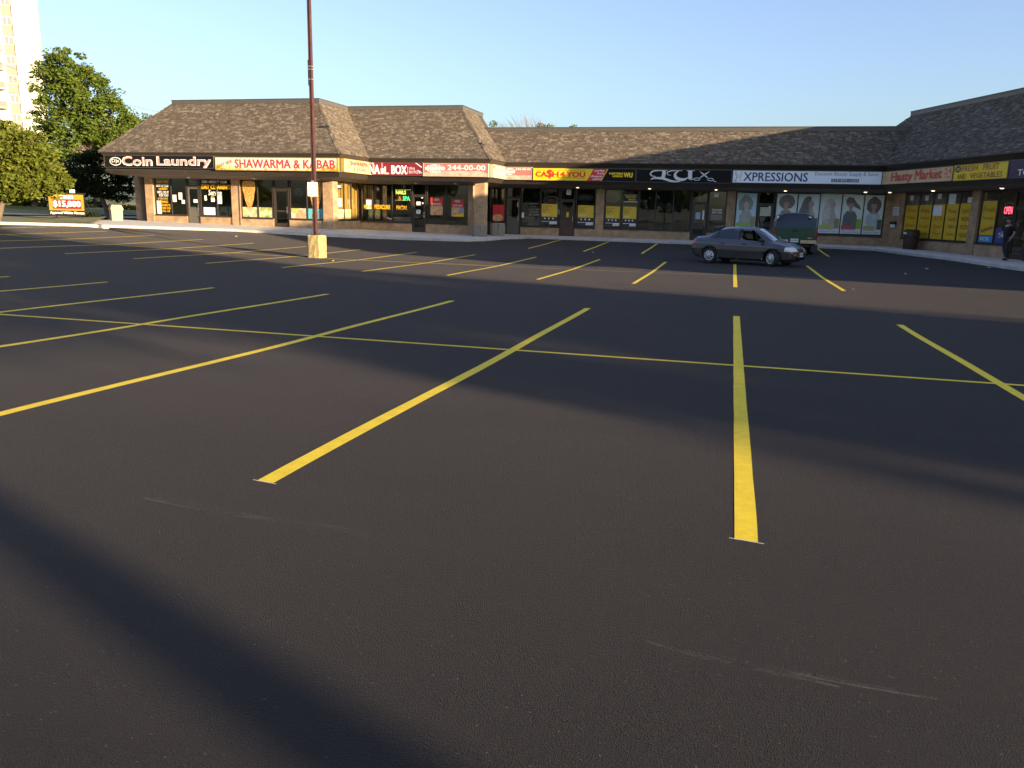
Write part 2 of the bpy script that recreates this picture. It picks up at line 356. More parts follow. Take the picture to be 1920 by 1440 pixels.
for X, a, c in ((-9.6, 38.6, 46.9), (-6.75, 38.0, 46.7), (-4.0, 38.0, 46.3), (-1.25, 38.0, 46), (1.5, 38.4, 45.7), (4.3, 39.2, 45.1)):
    drape('stall_line', [(X, a), (X * 1.01, c)], .11, M_LINE)
for k in (-1, 0, 1):
    X = SX + SW * k; drape('layout_tick', [(X - .085, 3.99), (X + .085, 3.965)], .008, mat('chalk_white', (.6, .58, .52), .9), dz=.002)
# scuffs left by the paver and the rollers
def scuff_mat(s):
    m = bpy.data.materials.new('scuff'); m.use_nodes = True; n = m.node_tree.nodes; l = m.node_tree.links; b = n['Principled BSDF']
    b.inputs['Base Color'].default_value = (.17, .15, .125, 1); b.inputs['Roughness'].default_value = .9
    tc = n.new('ShaderNodeTexCoord'); t = n.new('ShaderNodeTexNoise'); t.inputs['Scale'].default_value = 22; t.inputs['Detail'].default_value = 8; t.inputs['Roughness'].default_value = .8; l.new(tc.outputs['Object'], t.inputs['Vector'])
    t2 = n.new('ShaderNodeTexNoise'); t2.inputs['Scale'].default_value = 1.4; l.new(tc.outputs['Object'], t2.inputs['Vector'])
    mu = n.new('ShaderNodeMath'); mu.operation = 'MULTIPLY'; l.new(t.outputs[0], mu.inputs[0]); l.new(t2.outputs[0], mu.inputs[1])
    mr = n.new('ShaderNodeMapRange'); mr.inputs[1].default_value = .15; mr.inputs[2].default_value = .33; mr.inputs[3].default_value = 0; mr.inputs[4].default_value = s; l.new(mu.outputs[0], mr.inputs[0]); l.new(mr.outputs[0], b.inputs['Alpha'])
    return m
MS1, MS2 = scuff_mat(.42), scuff_mat(.28)
def arc(pts, n=14):
    P = [V(p) for p in pts]; out = []
    for i in range(n + 1):
        t = i / n; out.append(tuple((1 - t) ** 2 * P[0] + 2 * t * (1 - t) * P[1] + t * t * P[2]))
    return out
for P3, k, sp in (([(-3.15, 3.54), (-2.0, 3.36), (-.95, 3.56)], 7, .05), ([(-1.0, 3.55), (-.6, 3.62), (-.24, 4.15)], 3, .06), ([(-.16, 2.85), (.3, 2.70), (1.04, 2.74)], 10, .055), ([(-4.0, 7.25), (-3.8, 7.45), (-3.57, 7.67)], 2, .02)):
    for _ in range(k):                   # a few broken hair-thin strokes to each arc
        A = arc(P3, 30); i0 = rnd.randint(0, 18); i1 = min(30, i0 + rnd.randint(5, 16)); ox, oy = rnd.uniform(-sp, sp), rnd.uniform(-sp, sp) * .6
        drape('scuff_mark', [(x + ox, y + oy) for x, y in A[i0:i1 + 1]], rnd.choice((.008, .014, .02)), rnd.choice((MS1, MS2)), dz=.0012, step=.06)
# kerbs and sidewalk
def make_sidewalk():
    b = MB(); c = MB(); n = len(FRONT); fz = [gz(*p) + .13 for p in FRONT]
    sub = 6
    def F(t):
        i = min(int(t), n - 2); k = t - i; a = V((*FRONT[i], fz[i])).lerp(V((*FRONT[i + 1], fz[i + 1])), k); q = V(BACK[i]).lerp(V(BACK[i + 1]), k); return a, q
    ts = [i / 4 for i in range(4 * (n - 1) + 1)]
    for t in ts:
        a, q = F(t); dn = (q - a); dn.z = 0; dn.normalize()
        a2 = a + dn * .17
        for k in range(sub + 1): b.v.append(a2.lerp(q, k / sub) + V((0, 0, -.004)))
        g = a - dn * .03
        c.v += [V((g.x, g.y, a.z - .45)), V((g.x, g.y, a.z - .025)), a + dn * .02, a + dn * .18 + V((0, 0, .002)), a + dn * .18 - V((0, 0, .2))]
    for i in range(len(ts) - 1):
        for k in range(sub): q = i * (sub + 1) + k; b.f.append((q, q + sub + 1, q + sub + 2, q + 1))
        for k in range(4): q = i * 5 + k; c.f.append((q, q + 5, q + 6, q + 1))
    s = b.build('sidewalk', M_CONC, kind='structure', smooth=30)
    c.build('kerb', M_CURB, s)
    return s
SIDE = make_sidewalk()
def make_left():
    b = MB(); L = MB()
    pts = []
    for (a, q), (c, d) in zip(LC, LC[1:]):
        for i in range(4): pts.append(V((a, q)).lerp(V((c, d)), i / 4))
    pts = [p for p in pts if p.y < 34.05]
    for p in pts:
        z = gz(p.x, p.y) + .13; n = V((-1, .35)).normalized()
        b.v += [V((p.x + .02, p.y, z - .4)), V((p.x, p.y, z - .02)), V((p.x - .03, p.y, z)), V((p.x - .2, p.y, z + .002)), V((p.x - .2, p.y, z - .2))]
    for i in range(len(pts) - 1):
        for k in range(4): q = i * 5 + k; b.f.append((q, q + 5, q + 6, q + 1))
    b.build('kerb', M_CURB, SIDE)
make_left()
def lawn_z(X, Y):
    z = -1.18 + .02 * mnoise.noise(V((X * .3, Y * .3, 0)))
    if X < -54: z += min((-54 - X) * .03, .8)
    return z
def make_lawn():
    b = MB(); ys = [-60 + 3 * k for k in range(90)]; offs = [0, .6, 1.5, 3, 5, 7, 9, 11, 14, 17, 20, 23, 27, 33, 42, 60, 90, 140, 220]
    for Y in ys:
        x0 = (edgeX(Y) if Y < 35.3 else (-32.1 - (Y - 35.3) * .72 if Y < 44 else -38.6)) - .21
        if Y > 62: x0 = 30
        for k, o in enumerate(offs):
            X = x0 - o * (1 if Y <= 62 else 1.6)
            z = (gz(x0, min(Y, 36)) + .12) * (1 - min(o / 5, 1)) + lawn_z(X, Y) * min(o / 5, 1) if Y <= 44 else lawn_z(X, Y)
            b.v.append(V((X, Y, z)))
    n = len(offs)
    for j in range(len(ys) - 1):
        for i in range(n - 1): a = j * n + i; b.f.append((a, a + n, a + n + 1, a + 1))
    return b.build('lawn', M_LAWN, smooth=True, kind='structure')
make_lawn()
M_ROAD = mat('street_asphalt', (.10, .10, .10), .9, var=.15, vscale=1, bump=.2)
def make_road():
    b = MB(); r = []
    for k in range(40):
        Y = -60 + 6 * k; X0, X1 = -46.5, -53.0
        for X in (X0, X1): b.v.append(V((X, Y, -1.10)))
    for i in range(39): b.f.append((2 * i, 2 * i + 1, 2 * i + 3, 2 * i + 2))
    o = b.build('road', M_ROAD, kind='structure')
make_road()
def make_path():                         # pale path crossing the lawn beside the building
    b = MB(); 
    for i in range(9):
        t = i / 8; x = -39.0 - 7.4 * t; y = 46.0 + 2 * t; z = -1.12
        b.v += [V((x, y, z)), V((x, y + 1.6, z))]
    for i in range(8): b.f.append((2 * i, 2 * i + 2, 2 * i + 3, 2 * i + 1))
    b.build('path', M_CONC, kind='structure')
make_path()
# ================================================================ the strip mall
TW = R_(19.3); WU = V((math.sin(TW), -math.cos(TW), 0)); WN = V((-math.cos(TW), -math.sin(TW), 0))
X1 = V((1, 0, 0)); NY = V((0, -1, 0)); Y1 = V((0, 1, 0)); NX = V((1, 0, 0))
W1, S1 = Fr((0, 43.0, 0), X1, NY), Fr((0, 41.1, 0), X1, NY)
W2, S2 = Fr((0, 46.6, 0), X1, NY), Fr((0, 44.7, 0), X1, NY)
W3, S3 = Fr((0, 49.6, 0), X1, NY), Fr((0, 47.7, 0), X1, NY)
RW1, RS1 = Fr((-22.4, 0, 0), Y1, NX), Fr((-20.95, 0, 0), Y1, NX)
RW2, RS2 = Fr((-15.0, 0, 0), Y1, NX), Fr((-13.5, 0, 0), Y1, NX)
WG, WS = Fr((8.5, 49.6, 0), WU, WN), Fr((7.58, 47.7, 0), WU, WN)
WEND = 31.5
MALL = empty('strip_mall', (-12, 49.6, -1.5), 0, 'long low brick strip mall with brown shingled mansard roof and glass shopfronts', 'building')
# eaves, fascia and soffit swept along the front
PL = [V((-36.3, 60)), V((-36.3, 41.1)), V((-20.95, 41.1)), V((-20.95, 44.7)), V((-13.5, 44.7)), V((-13.5, 47.7)), V((7.58, 47.7)), V(WS.P(WEND, 0).to_2d()), V((WS.P(WEND, 0) - WN * 14).to_2d())]
def miters(pl):
    nr = []
    for a, c in zip(pl, pl[1:]): d = (c - a).normalized(); nr.append(V((d.y, -d.x)))
    out = [nr[0]]
    for a, c in zip(nr, nr[1:]): m = (a + c); out.append(m / (1 + a.dot(c)))
    out.append(nr[-1]); return out
def sweep(pl, prof, name, m, parent, seg=None, smooth=False):
    mi = miters(pl); b = MB(); k = len(prof); r = range(len(pl)) if seg is None else range(seg[0], seg[1] + 1)
    for i in r:
        for o, z in prof: q = pl[i] + mi[i] * o; b.v.append(V((q.x, q.y, z)))
    for i in range(len(r) - 1):
        for j in range(k - 1): a = i * k + j; b.f.append((a, a + 1, a + k + 1, a + k))
    return b.build(name, m, parent, smooth)
sweep(PL, [(.02, 2.80), (.17, 2.78), (.17, 2.735), (.12, 2.72), (-.05, 2.50), (-.05, 2.3)], 'fascia', M_FASC, MALL)
sweep(PL, [(-.05, 2.3), (-.05, 1.76), (.03, 1.755), (-.22, 1.53)], 'fascia', M_FASC, MALL)
sweep(PL, [(-.22, 1.53), (-1.96, 1.37)], 'soffit', M_SOFF, MALL)
# thin seams in the fascia cladding
for fr, us in ((S1, [-35 + 2.1 * k for k in range(7)]), (S2, [-19.5 + 2.2 * k for k in range(3)]), (S3, [-11.5 + 2.3 * k for k in range(9)]), (WS, [1.2 + 2.3 * k for k in range(5)])):
    for u in us:
        MB().hexa([fr.P(u, 1.53, -.22), fr.P(u + .03, 1.53, -.22), fr.P(u + .03, 1.53, -.24), fr.P(u, 1.53, -.24), fr.P(u, 1.755, .04), fr.P(u + .03, 1.755, .04), fr.P(u + .03, 1.755, -.02), fr.P(u, 1.755, -.02)]).build('seam', M_FLASH, MALL)
# ---- mansard roof
PT = 1.12; ZE = 2.78
rB = (5.76 - ZE) / PT; r3 = (4.70 - ZE) / PT; rW = (5.62 - ZE) / PT
Ex1, Ex2 = -20.80, -13.35
def slope_tabs(name, A, B, nin, zt, left, right, seed):
    """shingle tabs on a slope whose eave runs A>B, rising inwards along nin; left/right give the u-limits at inward distance t"""
    r = random.Random(seed); b = MB(); A = V(A); u = (V(B) - A); u.normalize(); nin = V(nin); rise = zt - ZE; run = rise / PT; L = math.hypot(rise, run)
    sv = (nin * run + V((0, 0, rise))) / L; nn = u.cross(sv).normalized()
    if nn.z < 0: nn = -nn
    course = .118; k = 0
    while k * course < L - .02:
        s0, s1 = k * course, min((k + 1) * course + .02, L); t0, t1 = s0 / L * run, s1 / L * run
        x = left(t0) - r.uniform(0, .3); xe = right(t0)
        while x < xe:
            wd = r.choice((.12, .17, .23, .30)) * r.uniform(.85, 1.1); a, c = max(x, left(t0)), min(x + wd - .008, right(t0)); a1, c1 = max(x, left(t1)), min(x + wd - .008, right(t1))
            if c > a + .01 and c1 > a1:
                h = r.choice((.012, .02, .03)); ds = r.choice((0, 0, .02))
                p0, p1 = A + u * a + sv * max(s0 - ds, 0), A + u * c + sv * max(s0 - ds, 0); q0, q1 = A + u * a1 + sv * s1, A + u * c1 + sv * s1
                i = len(b.v); b.v += [p0 + nn * h, p1 + nn * h, q1 + nn * .006, q0 + nn * .006, p0, p1]; b.f += [(i, i + 1, i + 2, i + 3), (i + 4, i + 5, i + 1, i)]
            x += wd
        k += 1
    return b.build(name, M_SHING, MALL, kind='stuff')
def roof_face(pts): return MB().poly(pts).build('roof_slope', M_ROOFB, MALL)
ey1, ey2, ey3 = 40.95, 44.55, 47.55
xl = -36.47; runL = 3.3
# first block: front, left, right return
roof_face([(xl, ey1, ZE), (Ex1, ey1, ZE), (Ex1 - rB, ey1 + rB, 5.76), (xl + runL, ey1 + rB, 5.76)])
slope_tabs('shingles', (xl, ey1, ZE), (Ex1, ey1, ZE), (0, 1, 0), 5.76, lambda t: t * runL / rB, lambda t: (Ex1 - xl) - t, 1)
roof_face([(xl, 60, ZE), (xl, ey1, ZE), (xl + runL, ey1 + rB, 5.76), (xl + runL, 60, 5.76)])
roof_face([(Ex1, ey1, ZE), (Ex1, ey2, ZE), (Ex1 - rB, ey2 + rB, 5.76), (Ex1 - rB, ey1 + rB, 5.76)])
slope_tabs('shingles', (Ex1, ey1, ZE), (Ex1, ey2, ZE), (-1, 0, 0), 5.76, lambda t: t, lambda t: ey2 - ey1 + t, 2)
# second block
roof_face([(Ex1, ey2, ZE), (Ex2, ey2, ZE), (Ex2 - rB, ey2 + rB, 5.76), (Ex1 - rB, ey2 + rB, 5.76)])
slope_tabs('shingles', (Ex1, ey2, ZE), (Ex2, ey2, ZE), (0, 1, 0), 5.76, lambda t: -t, lambda t: Ex2 - Ex1 - t, 3)
YB = 51.2
roof_face([(Ex2, ey2, ZE), (Ex2, ey3, ZE), (Ex2 - r3, ey3 + r3, 4.70), (Ex2 - r3, YB - .9, 4.70), (Ex2 - rB, YB, 5.76), (Ex2 - rB, ey2 + rB, 5.76)])
slope_tabs('shingles', (Ex2, ey2, ZE), (Ex2, ey3, ZE), (-1, 0, 0), 5.76, lambda t: t, lambda t: min(ey3 - ey2 + t, YB - ey2 - .9 + max(t - r3, 0)) , 4)
roof_face([(Ex2 - r3, YB - .9, 4.7), (Ex2 - rB, YB, 5.76), (Ex2 - rB - 6, YB, 5.76), (Ex2 - rB - 6, YB + 1, 4.5)])
# third block and wing
def wl(off, s): return WS.P(s, 0, off)
def wing_hit(off, Y): s = (WS.o.y + WN.y * off - Y) / -WU.y; return wl(off, s)
c0 = wing_hit(.15, ey3); c1_ = wing_hit(.15 - r3, ey3 + r3)
roof_face([(Ex2, ey3, ZE), (c0.x, ey3, ZE), (c1_.x, ey3 + r3, 4.70), (Ex2 - r3, ey3 + r3, 4.70)])
kx = (c1_.x - c0.x) / r3
slope_tabs('shingles', (Ex2, ey3, ZE), (c0.x, ey3, ZE), (0, 1, 0), 4.70, lambda t: -t, lambda t: c0.x - Ex2 + kx * t, 5)
def sof(p): return (p - WS.o).dot(WU)
sT, sH = -2.3, -3.6
pT = wl(.15 - rW, sT) + V((0, 0, 5.62)); pH = wl(.15 - r3, sH) + V((0, 0, 4.70))
HI = 12.0                                # the wing roof steps down beyond this point
roof_face([c0 + V((0, 0, ZE)), wl(.15, HI) + V((0, 0, ZE)), wl(.15 - rW, HI) + V((0, 0, 5.62)), pT, pH, c1_ + V((0, 0, 4.70))])
sc0 = sof(c0); sc1 = sof(c1_)
def wleft(t): return (sc1 - sc0) / r3 * t if t < r3 else (sH - sc0) + (sT - sH) * (t - r3) / (rW - r3)
slope_tabs('shingles', c0 + V((0, 0, ZE)), wl(.15, HI) + V((0, 0, ZE)), -WN, 5.62, wleft, lambda t: HI - sc0, 6)
roof_face([pT, pH, pH - WN * 6 + V((0, 0, 0)), pT - WN * 5])
ZLOW = 4.70
roof_face([wl(.15, HI) + V((0, 0, ZE)), wl(.15, WEND) + V((0, 0, ZE)), wl(.15 - r3, WEND - 1.7) + V((0, 0, ZLOW)), wl(.15 - r3, HI) + V((0, 0, ZLOW))])
MB().poly([wl(.15 - rW, HI) + V((0, 0, 5.62)), wl(.15 - 9, HI) + V((0, 0, 5.62)), wl(.15 - 9, HI) + V((0, 0, ZE)), wl(.15, HI) + V((0, 0, ZE))]).build('roof_slope', M_ROOFB, MALL)
roof_face([wl(.15, WEND) + V((0, 0, ZE)), wl(-14, WEND) + V((0, 0, ZE)), wl(-14, WEND - 1.7) + V((0, 0, ZLOW)), wl(.15 - r3, WEND - 1.7) + V((0, 0, ZLOW))])
# parapet flashing along the tops
def flash(pl, z): return sweep([V(p) for p in pl], [(-.02, z - .02), (.06, z - .02), (.06, z + .19), (.09, z + .19), (.09, z + .23), (-.2, z + .23), (-.2, z - .3)], 'flashing', M_FLASH, MALL)
flash([(xl + runL, 60), (xl + runL, ey1 + rB), (Ex1 - rB, ey1 + rB), (Ex1 - rB, ey2 + rB), (Ex2 - rB, ey2 + rB), (Ex2 - rB, YB)], 5.76)
flash([(Ex2 - r3 - .1, ey3 + r3), (c1_.x + .3, ey3 + r3)], 4.70)
flash([tuple(pT.to_2d()), tuple(wl(.15 - rW, HI).to_2d())], 5.62)
flash([tuple(wl(.15 - r3, HI).to_2d()), tuple(wl(.15 - r3, WEND - 1.7).to_2d())], ZLOW)
MB().poly([(xl + runL, 60, 5.6), (xl + runL, ey1 + rB, 5.6), (Ex1 - rB, ey1 + rB, 5.6), (Ex1 - rB, ey2 + rB, 5.6), (Ex2 - rB, ey2 + rB, 5.6), (Ex2 - rB, YB, 5.6), (Ex2 - rB - 5, 60, 5.6)]).build('flat_roof', M_ROOFB, MALL)
MB().poly([(Ex2 - r3 - 5, ey3 + r3, 4.62), (c1_.x, ey3 + r3, 4.62), (c1_.x, 62, 4.62), (Ex2 - r3 - 5, 62, 4.62)]).build('flat_roof', M_ROOFB, MALL)
MB().poly([pT - V((0, 0, .1)), wl(.15 - rW, HI) + V((0, 0, 5.5)), wl(-14, HI) + V((0, 0, 5.5)), wl(-14, sT) + V((0, 0, 5.5))]).build('flat_roof', M_ROOFB, MALL)
MB().poly([wl(.15 - r3, HI) + V((0, 0, 4.6)), wl(.15 - r3, WEND - 1.7) + V((0, 0, 4.6)), wl(-14, WEND - 1.7) + V((0, 0, 4.6)), wl(-14, HI) + V((0, 0, 4.6))]).build('flat_roof', M_ROOFB, MALL)
# ridge caps along the hips
for a, c in (((xl, ey1, ZE), (xl + runL, ey1 + rB, 5.74)), ((Ex1, ey1, ZE), (Ex1 - rB, ey1 + rB, 5.74)), ((Ex2, ey2, ZE), (Ex2 - rB, ey2 + rB, 5.74))):
    a, c = V(a), V(c); b = MB(); n = 18
    for i in range(n):
        p, q = a.lerp(c, i / n), a.lerp(c, (i + 1.15) / n); sd = V((.16, 0, -.09)) if a.x > -30 else V((.12, 0, -.04)); fd = V((0, -.13, -.10)); up = V((0, 0, .05))
        k = -1 if a.x < -30 else 1
        b.poly([p + fd + V((-.05 * k, 0, .03)), p + up, q + up * .5, q + fd + V((-.05 * k, 0, 0))]); b.poly([p + up, p + sd * k + V((0, 0, .03)), q + sd * k, q + up * .5])
    b.build('ridge_cap', M_SHING, MALL, kind='stuff')
# small roof vents caught on the hips
for p in ((-21.7, 41.9, 4.35), (-14.0, 45.3, 3.62), (-13.75, 44.95, 3.0)):
    MB().cbox(p, .28, .16, .10, .3).build('roof_bracket', M_FLASH, MALL)
# ---- walls
BOT = -2.1
def wall(fr, u0, u1, z0, z1, d0=-.25, d1=0, m=None, name='wall'): return MB().fbox(fr, u0, u1, z0, z1, d0, d1).build(name, m or M_BRICK, MALL)
def pier(fr, u0, u1, zt, d1=.07, d0=-.3): return MB().fbox(fr, u0, u1, BOT, zt, d0, d1).build('brick_pier', M_BRICK, MALL)
def window(fr, u0, u1, z0, z1, mull=(), trans=None, m=M_GLASS, frame=M_FRAME, parent=MALL):
    b = MB(); t = .055; d0, d1 = -.16, -.06
    b.fbox(fr, u0, u1, z0, z0 + t, d0, d1).fbox(fr, u0, u1, z1 - t, z1, d0, d1)
    xs = [u0 + t / 2] + list(mull) + [u1 - t / 2]
    for x in xs: b.fbox(fr, x - t / 2, x + t / 2, z0 + t, z1 - t, d0 + .002, d1 - .002)
    if trans: b.fbox(fr, u0 + t, u1 - t, trans - t / 2, trans + t / 2, d0 + .004, d1 - .004)
    o = b.build('window', frame, parent)
    MB().fbox(fr, u0 - .02, u1 + .02, z0 - .05, z0 - .002, -.14, .05).build('sill', frame, o)
    zs = [z0 + t] + ([trans - t / 2, trans + t / 2] if trans else []) + [z1 - t]
    for a, c in zip(xs, xs[1:]):
        for k in range(0, len(zs), 2):
            MB().poly([fr.P(a + t / 2, zs[k], -.11), fr.P(c - t / 2, zs[k], -.11), fr.P(c - t / 2, zs[k + 1], -.11), fr.P(a + t / 2, zs[k + 1], -.11)]).build('pane', m, o)
    return o
def door(fr, u0, u1, z0, zh, zt, m=M_FRAME, kick=.0, solid=None, left=False, gl=M_GLASS):
    b = MB(); t = .06
    b.fbox(fr, u0, u0 + t, z0, zt, -.17, -.05).fbox(fr, u1 - t, u1, z0, zt, -.17, -.05).fbox(fr, u0 + t, u1 - t, zh, zh + t, -.17, -.052).fbox(fr, u0 + t, u1 - t, zt - t, zt, -.17, -.052)
    o = b.build('door_frame', M_FRAME, MALL)
    MB().poly([fr.P(u0 + t, zh + t, -.11), fr.P(u1 - t, zh + t, -.11), fr.P(u1 - t, zt - t, -.11), fr.P(u0 + t, zt - t, -.11)]).build('transom_pane', gl, o)
    a, c = u0 + t + .005, u1 - t - .005; zr = z0 + .95
    l = MB(); s = .085
    l.fbox(fr, a, a + s, z0 + .02, zh - .01, -.14, -.08).fbox(fr, c - s, c, z0 + .02, zh - .01, -.14, -.08).fbox(fr, a + s, c - s, zh - .01 - s, zh - .01, -.14, -.082).fbox(fr, a + s, c - s, z0 + .02, z0 + .24, -.14, -.082).fbox(fr, a + s, c - s, zr - .05, zr + .05, -.14, -.082)
    if kick: l.fbox(fr, a + s, c - s, z0 + .24, zr - .05, -.135, -.09)
    L = l.build('door', m, MALL)
    if not kick: MB().poly([fr.P(a + s, z0 + .24, -.11), fr.P(c - s, z0 + .24, -.11), fr.P(c - s, zr - .05, -.11), fr.P(a + s, zr - .05, -.11)]).build('pane', gl, L)
    MB().poly([fr.P(a + s, zr + .05, -.11), fr.P(c - s, zr + .05, -.11), fr.P(c - s, zh - s - .01, -.11), fr.P(a + s, zh - s - .01, -.11)]).build('pane', gl, L)
    hx = a + .06 if left else c - .06
    MB().tube([fr.P(hx, zr - .1, -.08), fr.P(hx, zr - .1, -.02), fr.P(hx, zr + .25, -.02), fr.P(hx, zr + .25, -.08)], .014, 6).build('handle', mat('brushed_metal', (.45, .43, .40), .35, metal=1), L)
    return L
# first block
Z1 = 1.46
M_GREYD = mat('door_grey', (.10, .095, .08), .5)
M_WOOD = mat('door_wood', (.07, .035, .02), .5, var=.3, vscale=3)
for a, c in ((-35.07, -34.53), (-29.03, -28.48)): pier(W1, a, c, Z1)
MB().box((-22.99, 42.93, BOT), (-22.36, 43.56, Z1)).build('brick_pier', M_BRICK, MALL)
for a, c in ((-34.5, -32.2), (-31.29, -29.05), (-28.46, -26.28), (-25.24, -23.0)): wall(W1, a, c, BOT, -.84)
window(W1, -34.48, -32.22, -.79, Z1 - .02, (-33.33,)); door(W1, -32.2, -31.29, -1.3, .89, Z1 - .02, M_GREYD, kick=1)
window(W1, -31.27, -29.06, -.79, Z1 - .02, (-30.12,)); window(W1, -28.46, -26.32, -.83, Z1 - .02, (-27.35,))
door(W1, -26.28, -25.26, -1.33, .85, Z1 - .02); window(W1, -25.22, -23.02, -.83, Z1 - .02, (-24.1,))
# left end of the first block
wall(W1, -36.5, -36.12, BOT, Z1, -1.3, -.75, name='brick_pier'); wall(W1, -36.1, -35.08, BOT, -.75, -1.2, -.95)
window(Fr((0, 43.9, 0), X1, NY), -36.1, -35.09, -.7, Z1 - .02)
# return of the first block
wall(RW1, 43.58, 46.6, BOT, -.86); window(RW1, 43.6, 46.5, -.82, Z1 - .02, (44.6, 45.55))
# second block
Z2 = 1.44
for a, c in ((-22.38, -18.98), (-18.08, -15.25)): wall(W2, a, c, BOT, -.95)
window(W2, -22.35, -19.03, -.91, Z2 - .02, (-21.6, -20.3)); door(W2, -18.99, -18.07, -1.42, .72, Z2 - .02); window(W2, -18.03, -15.3, -.91, Z2 - .02, (-16.79,))
wall(RW2, 46.35, 46.85, BOT, Z2, -.3, .0, name='brick_pier'); wall(RW2, 46.85, 49.5, BOT, -.95); window(RW2, 46.87, 49.4, -.91, Z2 - .02, (48.1,))
# third block
Z3 = 1.40
for a, c in ((-14.95, -13.88), (-12.9, -10.42), (-9.45, -8.15), (-7.66, -2.46), (-1.5, -.45), (.04, 1.3), (2.24, 8.5)): wall(W3, a, c, BOT, -1.02)
for a, c in ((-8.16, -7.66), (-.44, .03)): pier(W3, a, c, Z3)
wall(W3, 8.13, 8.52, -1.02, Z3, name='brick_pier')
window(W3, -14.93, -13.9, -.98, Z3 - .02); door(W3, -13.86, -12.94, -1.5, .72, Z3 - .02, M_GREYD, kick=1)
window(W3, -12.9, -10.46, -.98, Z3 - .02, (-11.65,)); door(W3, -10.42, -9.47, -1.5, .66, Z3 - .02, M_WOOD, kick=1)
window(W3, -9.42, -8.18, -.98, Z3 - .02); window(W3, -7.64, -5.6, -.98, Z3 - .02, (-6.62,)); window(W3, -5.58, -2.5, -.98, Z3 - .02, (-4.57, -3.52))
door(W3, -2.46, -1.54, -1.5, .66, Z3 - .02); window(W3, -1.5, -.46, -.98, Z3 - .02)
window(W3, .05, 1.28, -.98, Z3 - .02); door(W3, 1.3, 2.22, -1.5, .66, Z3 - .02, left=True); window(W3, 2.27, 8.1, -.98, Z3 - .02, (3.48, 4.68, 5.86, 7.02))
# wing
wall(WG, 0, 1.12, BOT, Z3); wall(WG, 1.14, 6.93, BOT, -1.04); pier(WG, 6.95, 7.52, Z3, .04); wall(WG, 7.54, 9.82, BOT, -1.06); wall(WG, 11.9, WEND - 1.5, BOT, Z3)
window(WG, 1.15, 6.93, -1.0, Z3 - .04, (2.44, 3.68, 4.82, 5.92)); window(WG, 7.56, 9.8, -1.0, Z3 - .04, (8.7,)); door(WG, 9.84, 10.85, -1.62, .6, Z3 - .04); door(WG, 10.87, 11.88, -1.62, .6, Z3 - .04)
# rear and end walls
MB().box((-36.1, 44.3, BOT), (-35.9, 60, 2.6)).build('wall', M_BRICK, MALL)
M_INW = mat('interior_wall', (.30, .27, .23), .9, var=.1); M_INF = mat('interior_floor', (.16, .15, .14), .6, var=.1); M_INC = mat('interior_ceiling', (.38, .37, .35), .9)
MB().box((-36, 59.8, BOT), (12, 60.2, 4.4)).build('wall', M_BRICK, MALL)
b = MB(); b.hexa([wl(-13.5, -8) + V((0, 0, BOT)), wl(-13.5, WEND - 1.5) + V((0, 0, BOT)), wl(-13.8, WEND - 1.5) + V((0, 0, BOT)), wl(-13.8, -8) + V((0, 0, BOT)), wl(-13.5, -8) + V((0, 0, 4.4)), wl(-13.5, WEND - 1.5) + V((0, 0, 4.4)), wl(-13.8, WEND - 1.5) + V((0, 0, 4.4)), wl(-13.8, -8) + V((0, 0, 4.4))]); b.build('wall', M_BRICK, MALL)
b = MB(); b.hexa([wl(-1.5, WEND - 1.5) + V((0, 0, BOT)), wl(-1.5, WEND - 1.2) + V((0, 0, BOT)), wl(-13.8, WEND - 1.2) + V((0, 0, BOT)), wl(-13.8, WEND - 1.5) + V((0, 0, BOT)), wl(-1.5, WEND - 1.5) + V((0, 0, 2.9)), wl(-1.5, WEND - 1.2) + V((0, 0, 2.9)), wl(-13.8, WEND - 1.2) + V((0, 0, 2.9)), wl(-13.8, WEND - 1.5) + V((0, 0, 2.9))]); b.build('wall', M_BRICK, MALL)
# interiors seen through the glass
def room(x0, x1, y0, y1, zf, zc, wm=None):
    b = MB(); b.poly([(x0, y0, zf), (x1, y0, zf), (x1, y1, zf), (x0, y1, zf)]); b.build('interior_floor', M_INF, MALL)
    MB().poly([(x0, y0, zc), (x0, y1, zc), (x1, y1, zc), (x1, y0, zc)]).build('interior_ceiling', M_INC, MALL)
    b = MB(); b.poly([(x0, y1, zf), (x1, y1, zf), (x1, y1, zc), (x0, y1, zc)]); b.poly([(x0, y0, zf), (x0, y1, zf), (x0, y1, zc), (x0, y0, zc)]); b.poly([(x1, y1, zf), (x1, y0, zf), (x1, y0, zc), (x1, y1, zc)]); b.build('interior_wall', wm or M_INW, MALL)
M_INY = mat('interior_yellow', (.40, .25, .05), .9, var=.1); M_INB = mat('interior_blue', (.16, .20, .26), .9); M_IND = mat('interior_dark', (.10, .09, .08), .9)
room(-35.8, -28.8, 43.35, 50, -1.28, 2.1); room(-28.7, -22.75, 43.35, 51, -1.3, 2.1, M_INY); room(-22.3, -15.25, 46.95, 54, -1.42, 2.1); room(-15.2, -10.45, 49.95, 57, -1.5, 2.0, M_IND)
room(-10.4, -5.62, 49.95, 56, -1.5, 2.0); room(-5.58, -.25, 49.95, 56, -1.5, 2.0, M_INB); room(-.2, 8.2, 49.95, 55, -1.5, 2.0, M_IND)
b = MB(); b.poly([WG.P(.3, -1.6, -.3), WG.P(11.9, -1.6, -.3), WG.P(11.9, -1.6, -8), WG.P(.3, -1.6, -8)]); b.build('interior_floor', M_INF, MALL)
b = MB(); b.poly([WG.P(.3, 2.0, -.3), WG.P(.3, 2.0, -8), WG.P(11.9, 2.0, -8), WG.P(11.9, 2.0, -.3)]); b.build('interior_ceiling', M_INC, MALL)
